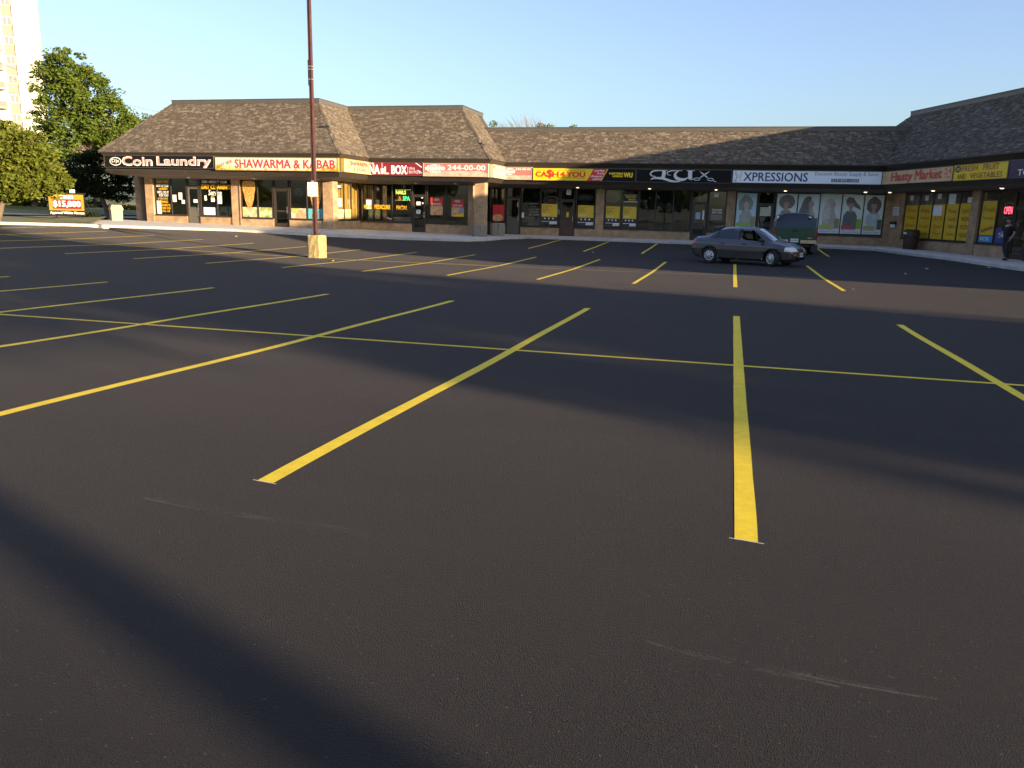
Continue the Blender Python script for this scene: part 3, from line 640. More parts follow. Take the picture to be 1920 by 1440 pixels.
b = MB(); b.poly([WG.P(.3, -1.6, -8), WG.P(11.9, -1.6, -8), WG.P(11.9, 2, -8), WG.P(.3, 2, -8)]); b.poly([WG.P(.3, -1.6, -.3), WG.P(.3, -1.6, -8), WG.P(.3, 2, -8), WG.P(.3, 2, -.3)]); b.poly([WG.P(11.9, -1.6, -.3), WG.P(11.9, 2, -.3), WG.P(11.9, 2, -8), WG.P(11.9, -1.6, -8)]); b.build('interior_wall', M_INW, MALL)
# fluorescent tubes inside the corner shop, lit
M_TUBE = mat('fluorescent_tube', (.9, .9, .9), .5, emit=(.95, 1, .95, 3.0))
for u, d in ((2.2, -1.2), (4.6, -1.2), (5.6, -1.2), (7.9, -1.1), (8.9, -1.1), (3, -4), (6, -4), (8.5, -4)):
    MB().fbox(WG, u, u + 1.0, 1.55, 1.6, d - .06, d).build('tube_light', M_TUBE, MALL)
# recessed soffit lamps, lit
M_LAMP = mat('soffit_lamp', (.9, .85, .7), .5, emit=(1, .78, .45, 2.2))
M_LOFF = mat('soffit_lamp_unlit', (.75, .72, .66), .5)
def lamp(fr, u, out, lit=True):
    z = 1.37 + (1.53 - 1.37) * (out - .0) / 1.74 - .012
    b = MB(); c = fr.P(u, z, out); 
    b.lathe([(.12, .03), (.12, -.015), (.09, -.018), (.085, .0)], c, 12); b.build('lamp_trim', M_LOFF, MALL)
    MB().lathe([(.085, -.008), (.075, -.026), (.04, -.034)], c, 12).build('lamp_lens', M_LAMP if lit else M_LOFF, MALL)
for fr, us in ((W1, (-31.4, -27.0, -22.9)), (W2, (-18.4, -15.9)), (W3, (-9.2, -4.9, -1.1, 2.7, 6.9)), (WG, (.9, 4.9, 10.0))):
    for u in us: lamp(fr, u, .75, fr in (W3, WG))
# canopy post at the apron corner, standing in its ribbed concrete base
MB().box((-14.55, 45.3, -1.75), (-13.95, 45.9, 1.5)).build('canopy_pier', M_BRICK, MALL)
MB().tube([(-.2, 49.47, 1.3), (-.2, 49.47, -1.5)], .03, 8).build('downspout', mat('downspout_tan', (.40, .30, .20), .6), MALL)
MB().tube([(-28.4, 42.88, 1.4), (-28.4, 42.88, -1.4)], .025, 8).build('downspout', mat('downspout_brown', (.22, .15, .10), .6), MALL)
# ================================================================ fascia signs
def mixmat(name, fn):
    m = bpy.data.materials.new(name); m.use_nodes = True; n = m.node_tree.nodes; l = m.node_tree.links; b = n['Principled BSDF']; b.inputs['Roughness'].default_value = .45
    tc = n.new('ShaderNodeTexCoord'); fn(n, l, b, tc); return m
def flame_fn(n, l, b, tc):               # printed flames: cream above, orange at the foot and the ends
    sp = n.new('ShaderNodeSeparateXYZ'); l.new(tc.outputs['Generated'], sp.inputs[0])
    no = n.new('ShaderNodeTexNoise'); no.inputs['Scale'].default_value = 3.5; no.inputs['Detail'].default_value = 5; l.new(tc.outputs['Object'], no.inputs['Vector'])
    md = n.new('ShaderNodeMath'); md.operation = 'SUBTRACT'; md.inputs[1].default_value = .5; l.new(sp.outputs[0], md.inputs[0])
    ab = n.new('ShaderNodeMath'); ab.operation = 'ABSOLUTE'; l.new(md.outputs[0], ab.inputs[0])
    a2 = n.new('ShaderNodeMath'); a2.operation = 'MULTIPLY'; a2.inputs[1].default_value = 1.3; l.new(ab.outputs[0], a2.inputs[0])
    s1 = n.new('ShaderNodeMath'); s1.operation = 'SUBTRACT'; l.new(a2.outputs[0], s1.inputs[0]); l.new(sp.outputs[2], s1.inputs[1])
    s2 = n.new('ShaderNodeMath'); s2.operation = 'ADD'; l.new(s1.outputs[0], s2.inputs[0]); l.new(no.outputs[0], s2.inputs[1])
    r = ramp(n, [(.62, (.62, .55, .46)), (.78, (.62, .50, .26)), (.93, (.66, .38, .05)), (1, (.6, .2, .02))]); l.new(s2.outputs[0], r.inputs[0]); l.new(r.outputs[0], b.inputs['Base Color'])
M_FLAME = mixmat('flame_print', flame_fn)
def pale_fn(n, l, b, tc):
    no = n.new('ShaderNodeTexNoise'); no.inputs['Scale'].default_value = 2.5; l.new(tc.outputs['Object'], no.inputs['Vector']); r = ramp(n, [(.35, (.44, .39, .28)), (.65, (.42, .34, .14))]); l.new(no.outputs[0], r.inputs[0]); l.new(r.outputs[0], b.inputs['Base Color'])
M_FLAME2 = mixmat('faded_flame_print', pale_fn)
def food_fn(c0, c1, c2, c3, sc=6):
    def f(n, l, b, tc):
        vo = n.new('ShaderNodeTexVoronoi'); vo.inputs['Scale'].default_value = sc; vo.inputs['Randomness'].default_value = 1
        no = n.new('ShaderNodeTexNoise'); no.inputs['Scale'].default_value = sc * .5; no.inputs['Detail'].default_value = 4; l.new(tc.outputs['Object'], no.inputs['Vector']); 
        mx = n.new('ShaderNodeMix'); mx.data_type = 'RGBA'; mx.inputs[0].default_value = .25; l.new(tc.outputs['Object'], mx.inputs[6]); l.new(no.outputs[1], mx.inputs[7]); l.new(mx.outputs[2], vo.inputs['Vector'])
        sp = n.new('ShaderNodeSeparateColor'); l.new(vo.outputs['Color'], sp.inputs[0])
        ad = n.new('ShaderNodeMath'); ad.operation = 'ADD'; l.new(sp.outputs[0], ad.inputs[0]); l.new(no.outputs[0], ad.inputs[1])
        hf = n.new('ShaderNodeMath'); hf.operation = 'MULTIPLY'; hf.inputs[1].default_value = .5; l.new(ad.outputs[0], hf.inputs[0])
        r = ramp(n, [(.2, c0), (.42, c1), (.6, c2), (.8, c3)]); l.new(hf.outputs[0], r.inputs[0]); l.new(r.outputs[0], b.inputs['Base Color'])
    return f
M_SALAD = mixmat('salad_print', food_fn((.16, .22, .05), (.40, .44, .16), (.55, .50, .36), (.34, .20, .11)))
M_WRAP = mixmat('wrap_print', food_fn((.25, .36, .06), (.45, .50, .15), (.62, .55, .40), (.50, .26, .14), 3))
M_MEAT = mixmat('meat_print', food_fn((.36, .14, .03), (.58, .28, .06), (.66, .40, .12), (.30, .10, .03), 14))
M_PIZZA = mixmat('pizza_print', food_fn((.50, .10, .05), (.62, .34, .14), (.68, .50, .28), (.30, .12, .06), 16))
M_FADEP = mixmat('faded_food_print', food_fn((.48, .27, .22), (.50, .37, .28), (.52, .43, .34), (.44, .20, .17), 5))
M_PINK = mat('faded_pink', (.40, .14, .13), .5, var=.12); M_CREAM = mat('sign_cream', (.46, .39, .27), .5); M_OUT = mat('letter_pink', (.52, .27, .25), .45)
M_CRIM = mat('sign_crimson', (.19, .010, .028), .45); M_NAVY = mat('navy', (.035, .03, .16), .45); M_GREYT = mat('grey_text', (.22, .24, .26), .5)
M_TAN = mat('faded_tan', (.66, .44, .22), .5, var=.1); M_FRED = mat('faded_red', (.52, .09, .06), .5); M_PURP = mat('sign_purple', (.014, .010, .055), .45)
M_SILV = mat('sign_silver', (.62, .64, .66), .4); M_DKRED = mat('brick_red_text', (.34, .07, .03), .5); M_GRN = mat('dark_green', (.05, .11, .05), .5)
SIGN_EDGE = mat('sign_cabinet', (.09, .085, .08), .5, metal=.3)
def sign(fr, u0, u1, z0, z1, face, label, edge=SIGN_EDGE, d=.16, name='shop_sign'):
    e = empty(name, fr.P((u0 + u1) / 2, z0, 0), 0, label, 'sign', 'fascia signs along the strip mall')
    MB().fbox(fr, u0, u1, z0, z1, -.04, d - .022).build('cabinet', edge, e)
    b = MB(); t = .025
    b.fbox(fr, u0, u1, z0, z0 + t, d - .021, d + .006).fbox(fr, u0, u1, z1 - t, z1, d - .021, d + .006).fbox(fr, u0, u0 + t, z0 + t, z1 - t, d - .021, d + .005).fbox(fr, u1 - t, u1, z0 + t, z1 - t, d - .021, d + .005)
    b.build('retaining_frame', edge, e)
    MB().poly([fr.P(u0 + t, z0 + t, d - .016), fr.P(u1 - t, z0 + t, d - .016), fr.P(u1 - t, z1 - t, d - .016), fr.P(u0 + t, z1 - t, d - .016)]).build('sign_face', face, e)
    return e
D = .155
# 1 black with pink-white letters
s = sign(S1, -36.15, -28.72, 1.90, 2.60, M_SBLK, 'black fascia sign with round emblem and pale pink letters at left end of mall')
flat(S1, ell(-35.35, 2.25, .41, .24, 28), D, M_WHITE, s, 'emblem'); flat(S1, ell(-35.35, 2.25, .35, .195, 28), D + .004, M_SBLK, s, 'emblem')
text('DJs', S1, -35.6, -35.1, 2.13, 2.38, M_WHITE, s, D + .008, .015)
for a, c, tx in ((-34.85, -32.85, 'Coin'), (-32.45, -28.95, 'Laundry')):
    dz = .10 if 'y' in tx else 0
    text(tx, S1, a - .03, c + .03, 2.04 - dz - .02, 2.50 + .02, M_WHITE, s, D, .055); text(tx, S1, a + .02, c - .02, 2.06 - dz, 2.485, M_OUT, s, D + .005, .025)
# 2 cream with red letters
s = sign(S1, -28.62, -20.98, 1.82, 2.54, M_FLAME, 'cream fascia sign with flame print and large red letters behind the light pole', edge=mat('gold_edge', (.32, .22, .05), .5))
text('EAST SIDE', S1, -28.5, -27.5, 2.1, 2.26, M_DKRED, s, D, .01, rot=.32)
text('SHAWARMA & KABAB', S1, -27.35, -21.15, 1.96, 2.42, M_RED, s, D, .016)
for k in range(9):
    u = -28.5 + k * .93 + (.2 if k % 2 else 0); h = rnd.uniform(.08, .2)
    flat(S1, [(u, 1.848), (u + .22, 1.848), (u + .17, 1.848 + h * .6), (u + .13, 1.848 + h), (u + .08, 1.848 + h * .55)], D - .002, mat('flame_orange', (.72, .40, .05), .5), s, 'flame')
# 3 return sign
s = sign(RS1, 41.3, 44.5, 1.82, 2.54, M_FLAME2, 'short cream sign with two lines of red letters on the return wall', edge=mat('gold_edge', (.32, .22, .05), .5))
text('SHAWARMA', RS1, 42.1, 44.35, 2.22, 2.46, mat('return_red', (.22, .02, .02), .5), s, D, .03); text('& KABAB', RS1, 42.5, 44.1, 1.94, 2.16, mat('brown_text', (.22, .12, .08), .5), s, D, .02)
text('EAST', RS1, 41.45, 42.1, 2.2, 2.34, M_GREYT, s, D, .01, rot=.7)
# 4 crimson
s = sign(S2, -21.05, -17.46, 1.80, 2.54, M_CRIM, 'crimson fascia sign with white letters and a little bottle in place of one letter')
text('THE', S2, -20.82, -20.5, 2.40, 2.52, M_WHITE, s, D, .02); text('NA', S2, -20.8, -20.16, 1.88, 2.38, M_WHITE, s, D, .04); text('L', S2, -19.83, -19.58, 1.88, 2.28, M_WHITE, s, D, .04)
text('BOX', S2, -19.4, -18.46, 1.88, 2.36, M_WHITE, s, D, .04); text('SPA &\nBOUTIQUE', S2, -18.3, -17.62, 1.9, 2.28, M_WHITE, s, D, .0, align='LEFT')
frect(S2, -18.40, -18.38, 1.9, 2.3, D, M_WHITE, s); frect(S2, -20.08, -19.9, 1.88, 2.2, D, M_WHITE, s, 'bottle'); frect(S2, -20.04, -19.94, 2.22, 2.5, D, mat('polish_pink', (.7, .2, .25), .4), s, 'bottle_cap')
flat(S2, [(-21.0, 2.32), (-20.75, 2.25), (-20.75, 2.2), (-21.0, 2.26)], D, mat('pale_lilac', (.4, .3, .5), .5), s); flat(S2, [(-17.85, 2.51), (-17.52, 2.30), (-17.52, 2.24), (-17.93, 2.51)], D, M_WHITE, s); flat(S2, [(-17.75, 2.12), (-17.52, 1.98), (-17.52, 1.93), (-17.8, 2.1)], D, M_WHITE, s)
flat(S2, [(-21.0, 1.83), (-20.6, 1.83), (-21.0, 1.96)], D, M_WHITE, s)
# 5 faded pink
s = sign(S2, -17.44, -13.53, 1.78, 2.51, M_PINK, 'sun-faded pink fascia sign with white outlined script and large white number', edge=M_CREAM)
frect(S2, -17.41, -13.56, 1.81, 2.0, D - .004, M_FADEP, s, 'food_print')
for i, (x, q) in enumerate(((-16.0, .5), (-15.2, .6), (-14.3, .62))): flat(S2, ell(x, 2.0, q, .10, 16), D - .0035 + i * .001, M_FADEP, s, 'food_print')
flat(S2, ell(-16.72, 2.22, .62, .22, 18), D - .001, M_WHITE, s, 'cloud'); text('Double\nDouble', S2, -17.25, -16.2, 2.04, 2.44, M_PINK, s, D + .003, .02, shear=.2)
text('244-00-00', S2, -15.95, -13.7, 2.14, 2.42, M_WHITE, s, D, .03)
# 6 return, faded
s = sign(RS2, 44.9, 47.5, 1.78, 2.5, M_CREAM, 'small bleached cream and pink sign on the second return wall', edge=M_CREAM)
frect(RS2, 44.95, 47.45, 2.28, 2.46, D - .004, M_PINK, s); text('244-00-00', RS2, 45.2, 47.3, 2.3, 2.44, M_WHITE, s, D, .02); frect(RS2, 44.95, 47.45, 1.84, 2.2, D - .003, M_FADEP, s, 'food_print')
# 7 faded on third block
s = sign(S3, -13.48, -11.74, 1.77, 2.50, M_PINK, 'short faded pink sign with number and food print beside the yellow sign', edge=M_CREAM)
frect(S3, -13.45, -11.77, 1.8, 2.02, D - .004, M_FADEP, s, 'food_print'); flat(S3, ell(-13.1, 2.24, .33, .2, 16), D - .002, M_WHITE, s, 'cloud'); text('Double\nDouble', S3, -13.4, -12.85, 2.08, 2.4, M_PINK, s, D + .002, .02, shear=.2); text('244-00-00', S3, -12.75, -11.82, 2.32, 2.44, M_WHITE, s, D, .03)
# 8 yellow, red and black
s = sign(S3, -11.68, -5.62, 1.74, 2.47, M_SBLK, 'long yellow, red and black fascia sign with red letters and a dollar mark')
flat(S3, [(-11.65, 1.77), (-8.42, 1.77), (-8.05, 2.44), (-11.65, 2.44)], D - .004, M_YEL, s, 'panel'); flat(S3, [(-8.42, 1.77), (-7.62, 1.77), (-7.25, 2.44), (-8.05, 2.44)], D - .003, M_RED, s, 'panel'); flat(S3, [(-7.62, 1.77), (-7.57, 1.77), (-7.2, 2.44), (-7.25, 2.44)], D - .002, M_YEL, s, 'panel')
M_CRED = mat('cash_red', (.62, .035, .02), .45)
text('CA', S3, -11.5, -10.84, 1.97, 2.25, M_CRED, s, D + .003, .075); text('$', S3, -10.82, -10.5, 1.88, 2.36, M_CRED, s, D + .003, .06); text('H', S3, -10.48, -10.14, 1.97, 2.25, M_CRED, s, D + .003, .075); text('4', S3, -10.02, -9.76, 1.97, 2.25, M_CRED, s, D + .003, .075); text('YOU', S3, -9.62, -8.55, 1.97, 2.25, M_CRED, s, D + .003, .075)
for a, c in ((-11.5, -10.86), (-10.46, -8.55)):
    for z in (1.91, 2.30): frect(S3, a, c, z, z + .018, D, M_SBLK, s, 'rule')
text('payday\nloans', S3, -7.98, -7.42, 2.14, 2.41, M_WHITE, s, D + .002, .02, align='RIGHT'); text('cheques\ncashed', S3, -8.22, -7.55, 1.82, 2.09, M_WHITE, s, D + .002, .02, align='RIGHT')
text('WESTERN\nUNION', S3, -7.15, -6.35, 1.99, 2.24, M_YEL, s, D, .06, align='RIGHT'); text('WU', S3, -6.28, -5.8, 1.99, 2.24, M_YEL, s, D, .07)
# 9 black script with scissors
s = sign(S3, -5.58, -.28, 1.73, 2.46, M_SBLK, 'black fascia sign with silver script letters and a pair of scissors')
def stroke(fr, pts, wd, m, par, d, n=10, name='letter_stroke'):
    b = MB(); P = [V(p) for p in pts]; out = []
    for i in range(len(P) - 1):
        p0, p1, p2, p3 = P[max(i - 1, 0)], P[i], P[i + 1], P[min(i + 2, len(P) - 1)]
        for k in range(n):
            t = k / n; out.append(.5 * ((2 * p1) + (p2 - p0) * t + (2 * p0 - 5 * p1 + 4 * p2 - p3) * t * t + (3 * p1 - p0 - 3 * p2 + p3) * t ** 3))
    out.append(P[-1]); N = len(out)
    for i, p in enumerate(out):
        dd = (out[min(i + 1, N - 1)] - out[max(i - 1, 0)]).normalized(); nn = V((-dd.y, dd.x)); f = i / (N - 1); ww = wd(f) if callable(wd) else wd
        for sg in (-.5, .5): q = p + nn * sg * ww; b.v.append(fr.P(q.x, q.y, d))
    for i in range(N - 1): b.f.append((2 * i, 2 * i + 1, 2 * i + 3, 2 * i + 2))
    return b.build(name, m, par)
bell = lambda a, b_: (lambda f: a + b_ * math.sin(math.pi * f))
stroke(S3, [(-4.45, 2.06), (-4.66, 2.08), (-4.78, 2.2), (-4.62, 2.35), (-4.3, 2.385), (-3.8, 2.385)], bell(.02, .055), M_SILV, s, D)
stroke(S3, [(-4.02, 2.38), (-4.02, 2.2), (-4.06, 1.97)], .2, M_SILV, s, D + .001)
stroke(S3, [(-4.74, 1.86), (-4.62, 1.95), (-4.3, 1.97), (-4.0, 1.94), (-3.6, 1.82), (-3.25, 1.79), (-2.97, 1.87)], bell(.02, .11), M_SILV, s, D + .002)
stroke(S3, [(-3.62, 2.14), (-3.8, 2.16), (-3.83, 2.28), (-3.62, 2.37), (-3.3, 2.385), (-2.98, 2.39)], bell(.015, .04), M_SILV, s, D + .003)
stroke(S3, [(-3.2, 2.38), (-3.38, 2.22), (-3.34, 2.02), (-3.1, 1.91), (-2.85, 1.92), (-2.66, 2.02)], bell(.03, .15), M_SILV, s, D + .004)
stroke(S3, [(-2.56, 2.39), (-2.56, 2.2), (-2.54, 1.95)], .22, M_SILV, s, D + .005); stroke(S3, [(-2.75, 2.39), (-2.55, 2.39), (-2.32, 2.40)], .035, M_SILV, s, D + .006); stroke(S3, [(-2.6, 1.95), (-2.5, 1.9), (-2.36, 1.95)], .035, M_SILV, s, D + .0065)
for a, c in (((-1.46, 2.40), (-2.0, 2.02)), ((-2.08, 2.40), (-1.58, 2.02))):
    a, c = V(a), V(c); dn = (c - a).normalized(); nn = V((-dn.y, dn.x)); b = MB(); b.poly([S3.P(*(a), D + .007), S3.P(*(a + dn * .35 + nn * .045), D + .007), S3.P(*(c + nn * .025), D + .007), S3.P(*(c - nn * .025), D + .007), S3.P(*(a + dn * .35 - nn * .045), D + .007)]); b.build('scissor_blade', M_SILV, s)
ring(S3, -2.17, 1.94, .19, .08, .035, D + .008, M_SILV, s, 'scissor_handle'); ring(S3, -1.42, 1.93, .18, .08, .035, D + .008, M_SILV, s, 'scissor_handle'); stroke(S3, [(-1.28, 1.9), (-1.2, 1.83), (-1.1, 1.82)], .03, M_SILV, s, D + .009)
# 10 white
s = sign(S3, -.24, 7.46, 1.76, 2.46, mat('sign_white_cool', (.82, .87, .88), .45), 'long white fascia sign with navy capitals and a line-drawn head')
text('XPRESSIONS', S3, .36, 3.72, 1.88, 2.34, M_NAVY, s, D, .015); text('Discount Beauty Supply & Salon', S3, 4.08, 7.25, 2.16, 2.40, M_GREYT, s, D, .0)
frect(S3, 4.93, 6.33, 1.88, 2.05, D - .002, mat('number_band', (.12, .12, .17), .5), s, 'band'); text('519-895-1303', S3, 4.98, 6.28, 1.91, 2.02, M_WHITE, s, D + .002, .01)
for pts in ([(-.08, 1.8), (.0, 2.05), (-.1, 2.25), (.0, 2.42)], [(-.16, 1.82), (-.05, 2.0), (-.02, 2.15), (-.12, 2.4)], [(.2, 2.42), (.27, 2.25), (.18, 2.05), (.22, 1.85)], [(.02, 2.3), (.05, 2.12), (.1, 2.04), (.16, 2.12), (.18, 2.3)], [(.05, 2.22), (.08, 2.24), (.1, 2.22)], [(-.18, 1.9), (-.06, 1.86), (.04, 1.8)]):
    stroke(S3, pts, .018, M_GREYT, s, D, 6, 'drawn_line')
# 11 tan
s = sign(WS, .02, 6.28, 1.76, 2.45, M_TAN, 'faded tan fascia sign with red serif letters on the right wing')
def serif(tx, fr, u0, u1, z0, z1, m, par, d, bold): text(tx, fr, u0, u1, z0, z1, m, par, d, bold)
text('Hasty', WS, 1.0, 2.95, 1.80, 2.33, M_FRED, s, D, .06); text('Market', WS, 3.2, 5.42, 1.93, 2.36, M_FRED, s, D, .06); text('24', WS, 5.6, 6.15, 2.08, 2.36, M_FRED, s, D, .0); text('HRS', WS, 5.65, 6.15, 1.92, 2.01, mat('faint_red', (.50, .22, .12), .5), s, D, .01)
for u, a, c in ((1.0, 1.93, 2.33), (1.36, 1.93, 2.33), (3.2, 1.93, 2.33), (3.75, 1.93, 2.33), (4.75, 1.93, 2.36)):
    for z in (a, c - .03): frect(WS, u - .05, u + .16, z, z + .03, D + .002, M_FRED, s, 'serif')
for i, z in enumerate((2.28, 2.16, 2.05, 1.95)): text(('TTC', 'BREAD', 'MILK', 'GROCERY')[i], WS, .15, .55 + .1 * i, z, z + .06, mat('faint_red', (.50, .22, .12), .5), s, D, .0)
# 12 yellow
s = sign(WS, 6.33, 10.0, 1.76, 2.45, mat('sign_yellow_deep', (.74, .55, .015), .45), 'yellow fascia sign with brown serif capitals and a dark round mark on the right wing', edge=mat('yellow_edge', (.45, .33, .02), .5))
flat(WS, ell(6.62, 2.27, .22, .14, 24), D, mat('sign_black_green', (.02, .035, .015), .5), s, 'emblem'); text('20', WS, 6.5, 6.76, 2.2, 2.34, mat('pale_green', (.5, .6, .25), .5), s, D + .004, .02)
text('FRESH', WS, 6.9, 8.02, 2.16, 2.39, M_DKRED, s, D, .015); text('FRUIT', WS, 8.4, 9.42, 2.16, 2.40, M_DKRED, s, D, .015); text('AND', WS, 6.62, 7.25, 1.83, 2.05, M_DKRED, s, D, .015); text('VEGETABLES', WS, 7.55, 9.68, 1.83, 2.06, M_DKRED, s, D, .015)
# 13 purple at the frame's edge
s = sign(WS, 10.03, 15.5, 1.74, 2.47, M_PURP, 'dark purple fascia sign cut off by the right edge')
text('TOBACCO', WS, 10.62, 13.0, 1.84, 2.08, M_WHITE, s, D, .03)
# ================================================================ things in the windows
GD = -.095                               # just in front of the glass
def poster(fr, u0, u1, z0, z1, m, label, group=None, d=GD, name='window_poster', cat='poster'):
    e = empty(name, fr.P((u0 + u1) / 2, z0, d), 0, label, cat, group); MB().fbox(fr, u0, u1, z0, z1, d - .006, d).build('sheet', m, e); return e
def paper(fr, u0, u1, z0, z1, par=None, m=M_PAPER):
    o = MB().fbox(fr, u0, u1, z0, z1, GD - .004, GD).build('paper_notice', m, MALL)
    k = int((z1 - z0) / .055)
    b = MB()
    for i in range(k - 1):
        z = z1 - .05 - i * .055; b.poly([fr.P(u0 + .03, z, GD + .003), fr.P(u1 - .03 - rnd.uniform(0, .3) * (u1 - u0), z, GD + .003), fr.P(u1 - .03, z + .018, GD + .003), fr.P(u0 + .03, z + .018, GD + .003)])
    if b.f: b.build('printed_lines', mat('grey_print', (.42, .43, .46), .8), o)
MY = mat('window_paint_yellow', (.72, .40, .015), .6); MWp = mat('window_paint_white', (.70, .70, .68), .6)
def glet(tx, fr, u0, u1, z0, z1, m, bold=.03, shear=.15, rot=0): text(tx, fr, u0, u1, z0, z1, m, MALL, GD, bold, shear, rot, 'window_lettering')
for tx, z0, z1, a, c, m in (('SAVE TIME', 1.12, 1.26, -34.35, -33.5, MY), ('DROP OFF YOUR', .88, 1.04, -34.36, -33.5, MWp), ('LAUNDRY', .70, .84, -34.2, -33.55, MY), ("WE'LL DO IT", .48, .64, -34.32, -33.5, MWp), ('FOR YOU!', .30, .44, -34.2, -33.55, MWp), ('ALTERATIONS', .12, .24, -34.33, -33.6, mat('window_paint_dim', (.45, .36, .12), .6)), ('HEMMING', -.08, .06, -34.3, -33.6, MY), ('SHIRTS', -.28, -.14, -34.05, -33.45, MY), ('519 893 2743', -.46, -.33, -34.2, -33.45, MY), ('CALL US', -.62, -.5, -34.15, -33.5, MY)): glet(tx, W1, a, c, z0, z1, m, .03, .1)
glet('ASK ABOUT OUR', W1, -31.12, -29.4, 1.15, 1.30, MWp); glet('DRY CLEANING', W1, -31.15, -29.2, .80, 1.06, MY, .05); glet('Service', W1, -30.7, -29.8, .44, .76, MWp, .03); stroke(W1, [(-30.55, .34), (-30.2, .44), (-29.8, .42)], .04, MY, MALL, GD, 6, 'window_lettering')
for q in ((-33.25, -32.98, .0, .42), (-32.82, -32.56, .14, .56), (-32.62, -32.4, -.1, .12), (-31.78, -31.5, -.02, .18), (-31.0, -30.85, .12, .42), (-30.55, -30.3, .06, .3), (-30.1, -29.8, -.05, .4)): paper(W1, *q)
paper(W1, -31.1, -30.3, -.72, -.28); paper(W1, -34.4, -34.1, -.74, .05)
ring(W1, -31.74, 1.17, .26, .15, .02, GD, mat('decal_grey', (.3, .3, .28), .6), MALL, 'window_lettering'); text('DJs', W1, -31.9, -31.58, 1.1, 1.25, mat('decal_grey', (.3, .3, .28), .6), MALL, GD, .01, name='window_lettering')
# spit-roast posters and food strips
def spit(u0, u1, label):
    e = empty('window_poster', W1.P((u0 + u1) / 2, -.2, GD), 0, label, 'poster', 'roast meat window posters'); r = random.Random(int(u0 * 10)); L = []; Rr = []
    for i in range(15):
        f = i / 14; z = -.18 + f * 1.5; hw = .16 + (.44 - .16) * min(1, f * 1.35) ** .8 - (.06 if f > .93 else 0); hw += r.uniform(-.02, .02); L.append(((u0 + u1) / 2 - hw, z)); Rr.append(((u0 + u1) / 2 + hw, z))
    flat(W1, L + Rr[::-1], GD, M_MEAT, e, 'meat'); return e
spit(-28.4, -27.45, 'tall brown roast meat cutout on the window left of the dark door'); spit(-24.0, -23.1, 'tall brown roast meat cutout on the window behind the light pole')
for fr, a, c, m, lb in ((W1, -28.42, -27.4, M_SALAD, 'mixed salad and meat picture strip, leftmost below the roast meat window'), (W1, -27.3, -26.36, M_SALAD, 'green and beige food picture strip just left of the dark glass door'), (W1, -25.16, -24.14, M_WRAP, 'wrap and salad picture strip just right of the dark glass door')):
    poster(fr, a, c, -.78, -.2, m, lb, 'food picture strips')
e = poster(W1, -24.05, -23.06, -.78, -.2, mat('poster_teal', (.10, .42, .46), .5), 'teal poster with pointed outline drawing behind the light pole')
text('MAZA', W1, -23.8, -23.2, -.72, -.52, M_DKRED, e, GD + .006, .02)
stroke(W1, [(-23.75, -.5), (-23.7, -.3), (-23.6, -.42), (-23.5, -.26), (-23.42, -.42), (-23.3, -.3), (-23.25, -.5)], .02, M_NAVY, e, GD + .006, 4, 'drawn_line')
for a, c, lb in ((43.66, 44.55, 'pale wrap picture strip on the return window, nearer the brick pier'), (44.65, 45.5, 'green and brown wrap picture strip on the return window, farther from the pier')): poster(RW1, a, c, -.77, -.2, M_WRAP, lb, 'food picture strips')
M_NEONW = mat('neon_unlit', (.35, .35, .34), .4)
def neon(fr, cu, cz, ru, rz, tx, label, m=M_NEONW, tm=None, d=-.22):
    e = empty('open_sign', fr.P(cu, cz - rz, d), 0, label, 'sign', 'open signs hung in shop windows'); MB().fbox(fr, cu - ru * .9, cu + ru * .9, cz - rz * .8, cz + rz * .8, d - .03, d - .012).build('backing', M_BLACK, e)
    ring(fr, cu, cz, ru, rz, .03, d, m, e); text(tx, fr, cu - ru * .65, cu + ru * .65, cz - rz * .45, cz + rz * .45, tm or m, e, d, .0); return e
neon(W1, -24.7, .72, .28, .2, 'OPEN', 'oval unlit window sign right of the dark glass door')
neon(W3, -11.0, .62, .5, .28, 'OPEN', 'large pale oval window sign left of the brown wooden door', mat('neon_pale', (.5, .46, .38), .4), M_FRED)
neon(W3, -8.9, .85, .45, .2, 'OPEN', 'dark oval window sign right of the brown wooden door', M_BLACK, M_GREYT)
neon(W3, -7.2, .86, .42, .25, 'OPEN', 'pale oval window sign with red letters beside the brick pier', mat('neon_pale', (.5, .46, .38), .4), M_FRED)
e = neon(WG, 9.25, .5, .42, .36, 'OPEN', 'round window sign with lit red letters in the corner shop', mat('neon_green_dim', (.1, .2, .17), .4), mat('neon_red_lit', (.8, .1, .12), .4, emit=(1, .10, .16, 1.6)))
e = poster(RW1, 43.75, 44.3, .95, 1.28, M_BLACK, 'small black number plate with white figures at top of return window', name='number_plate', cat='sign'); text('601', RW1, 43.82, 44.23, 1.03, 1.2, M_WHITE, e, GD + .006, .02)
paper(RW1, 43.8, 44.35, -.05, .45, m=mat('grey_paper', (.3, .3, .32), .8))
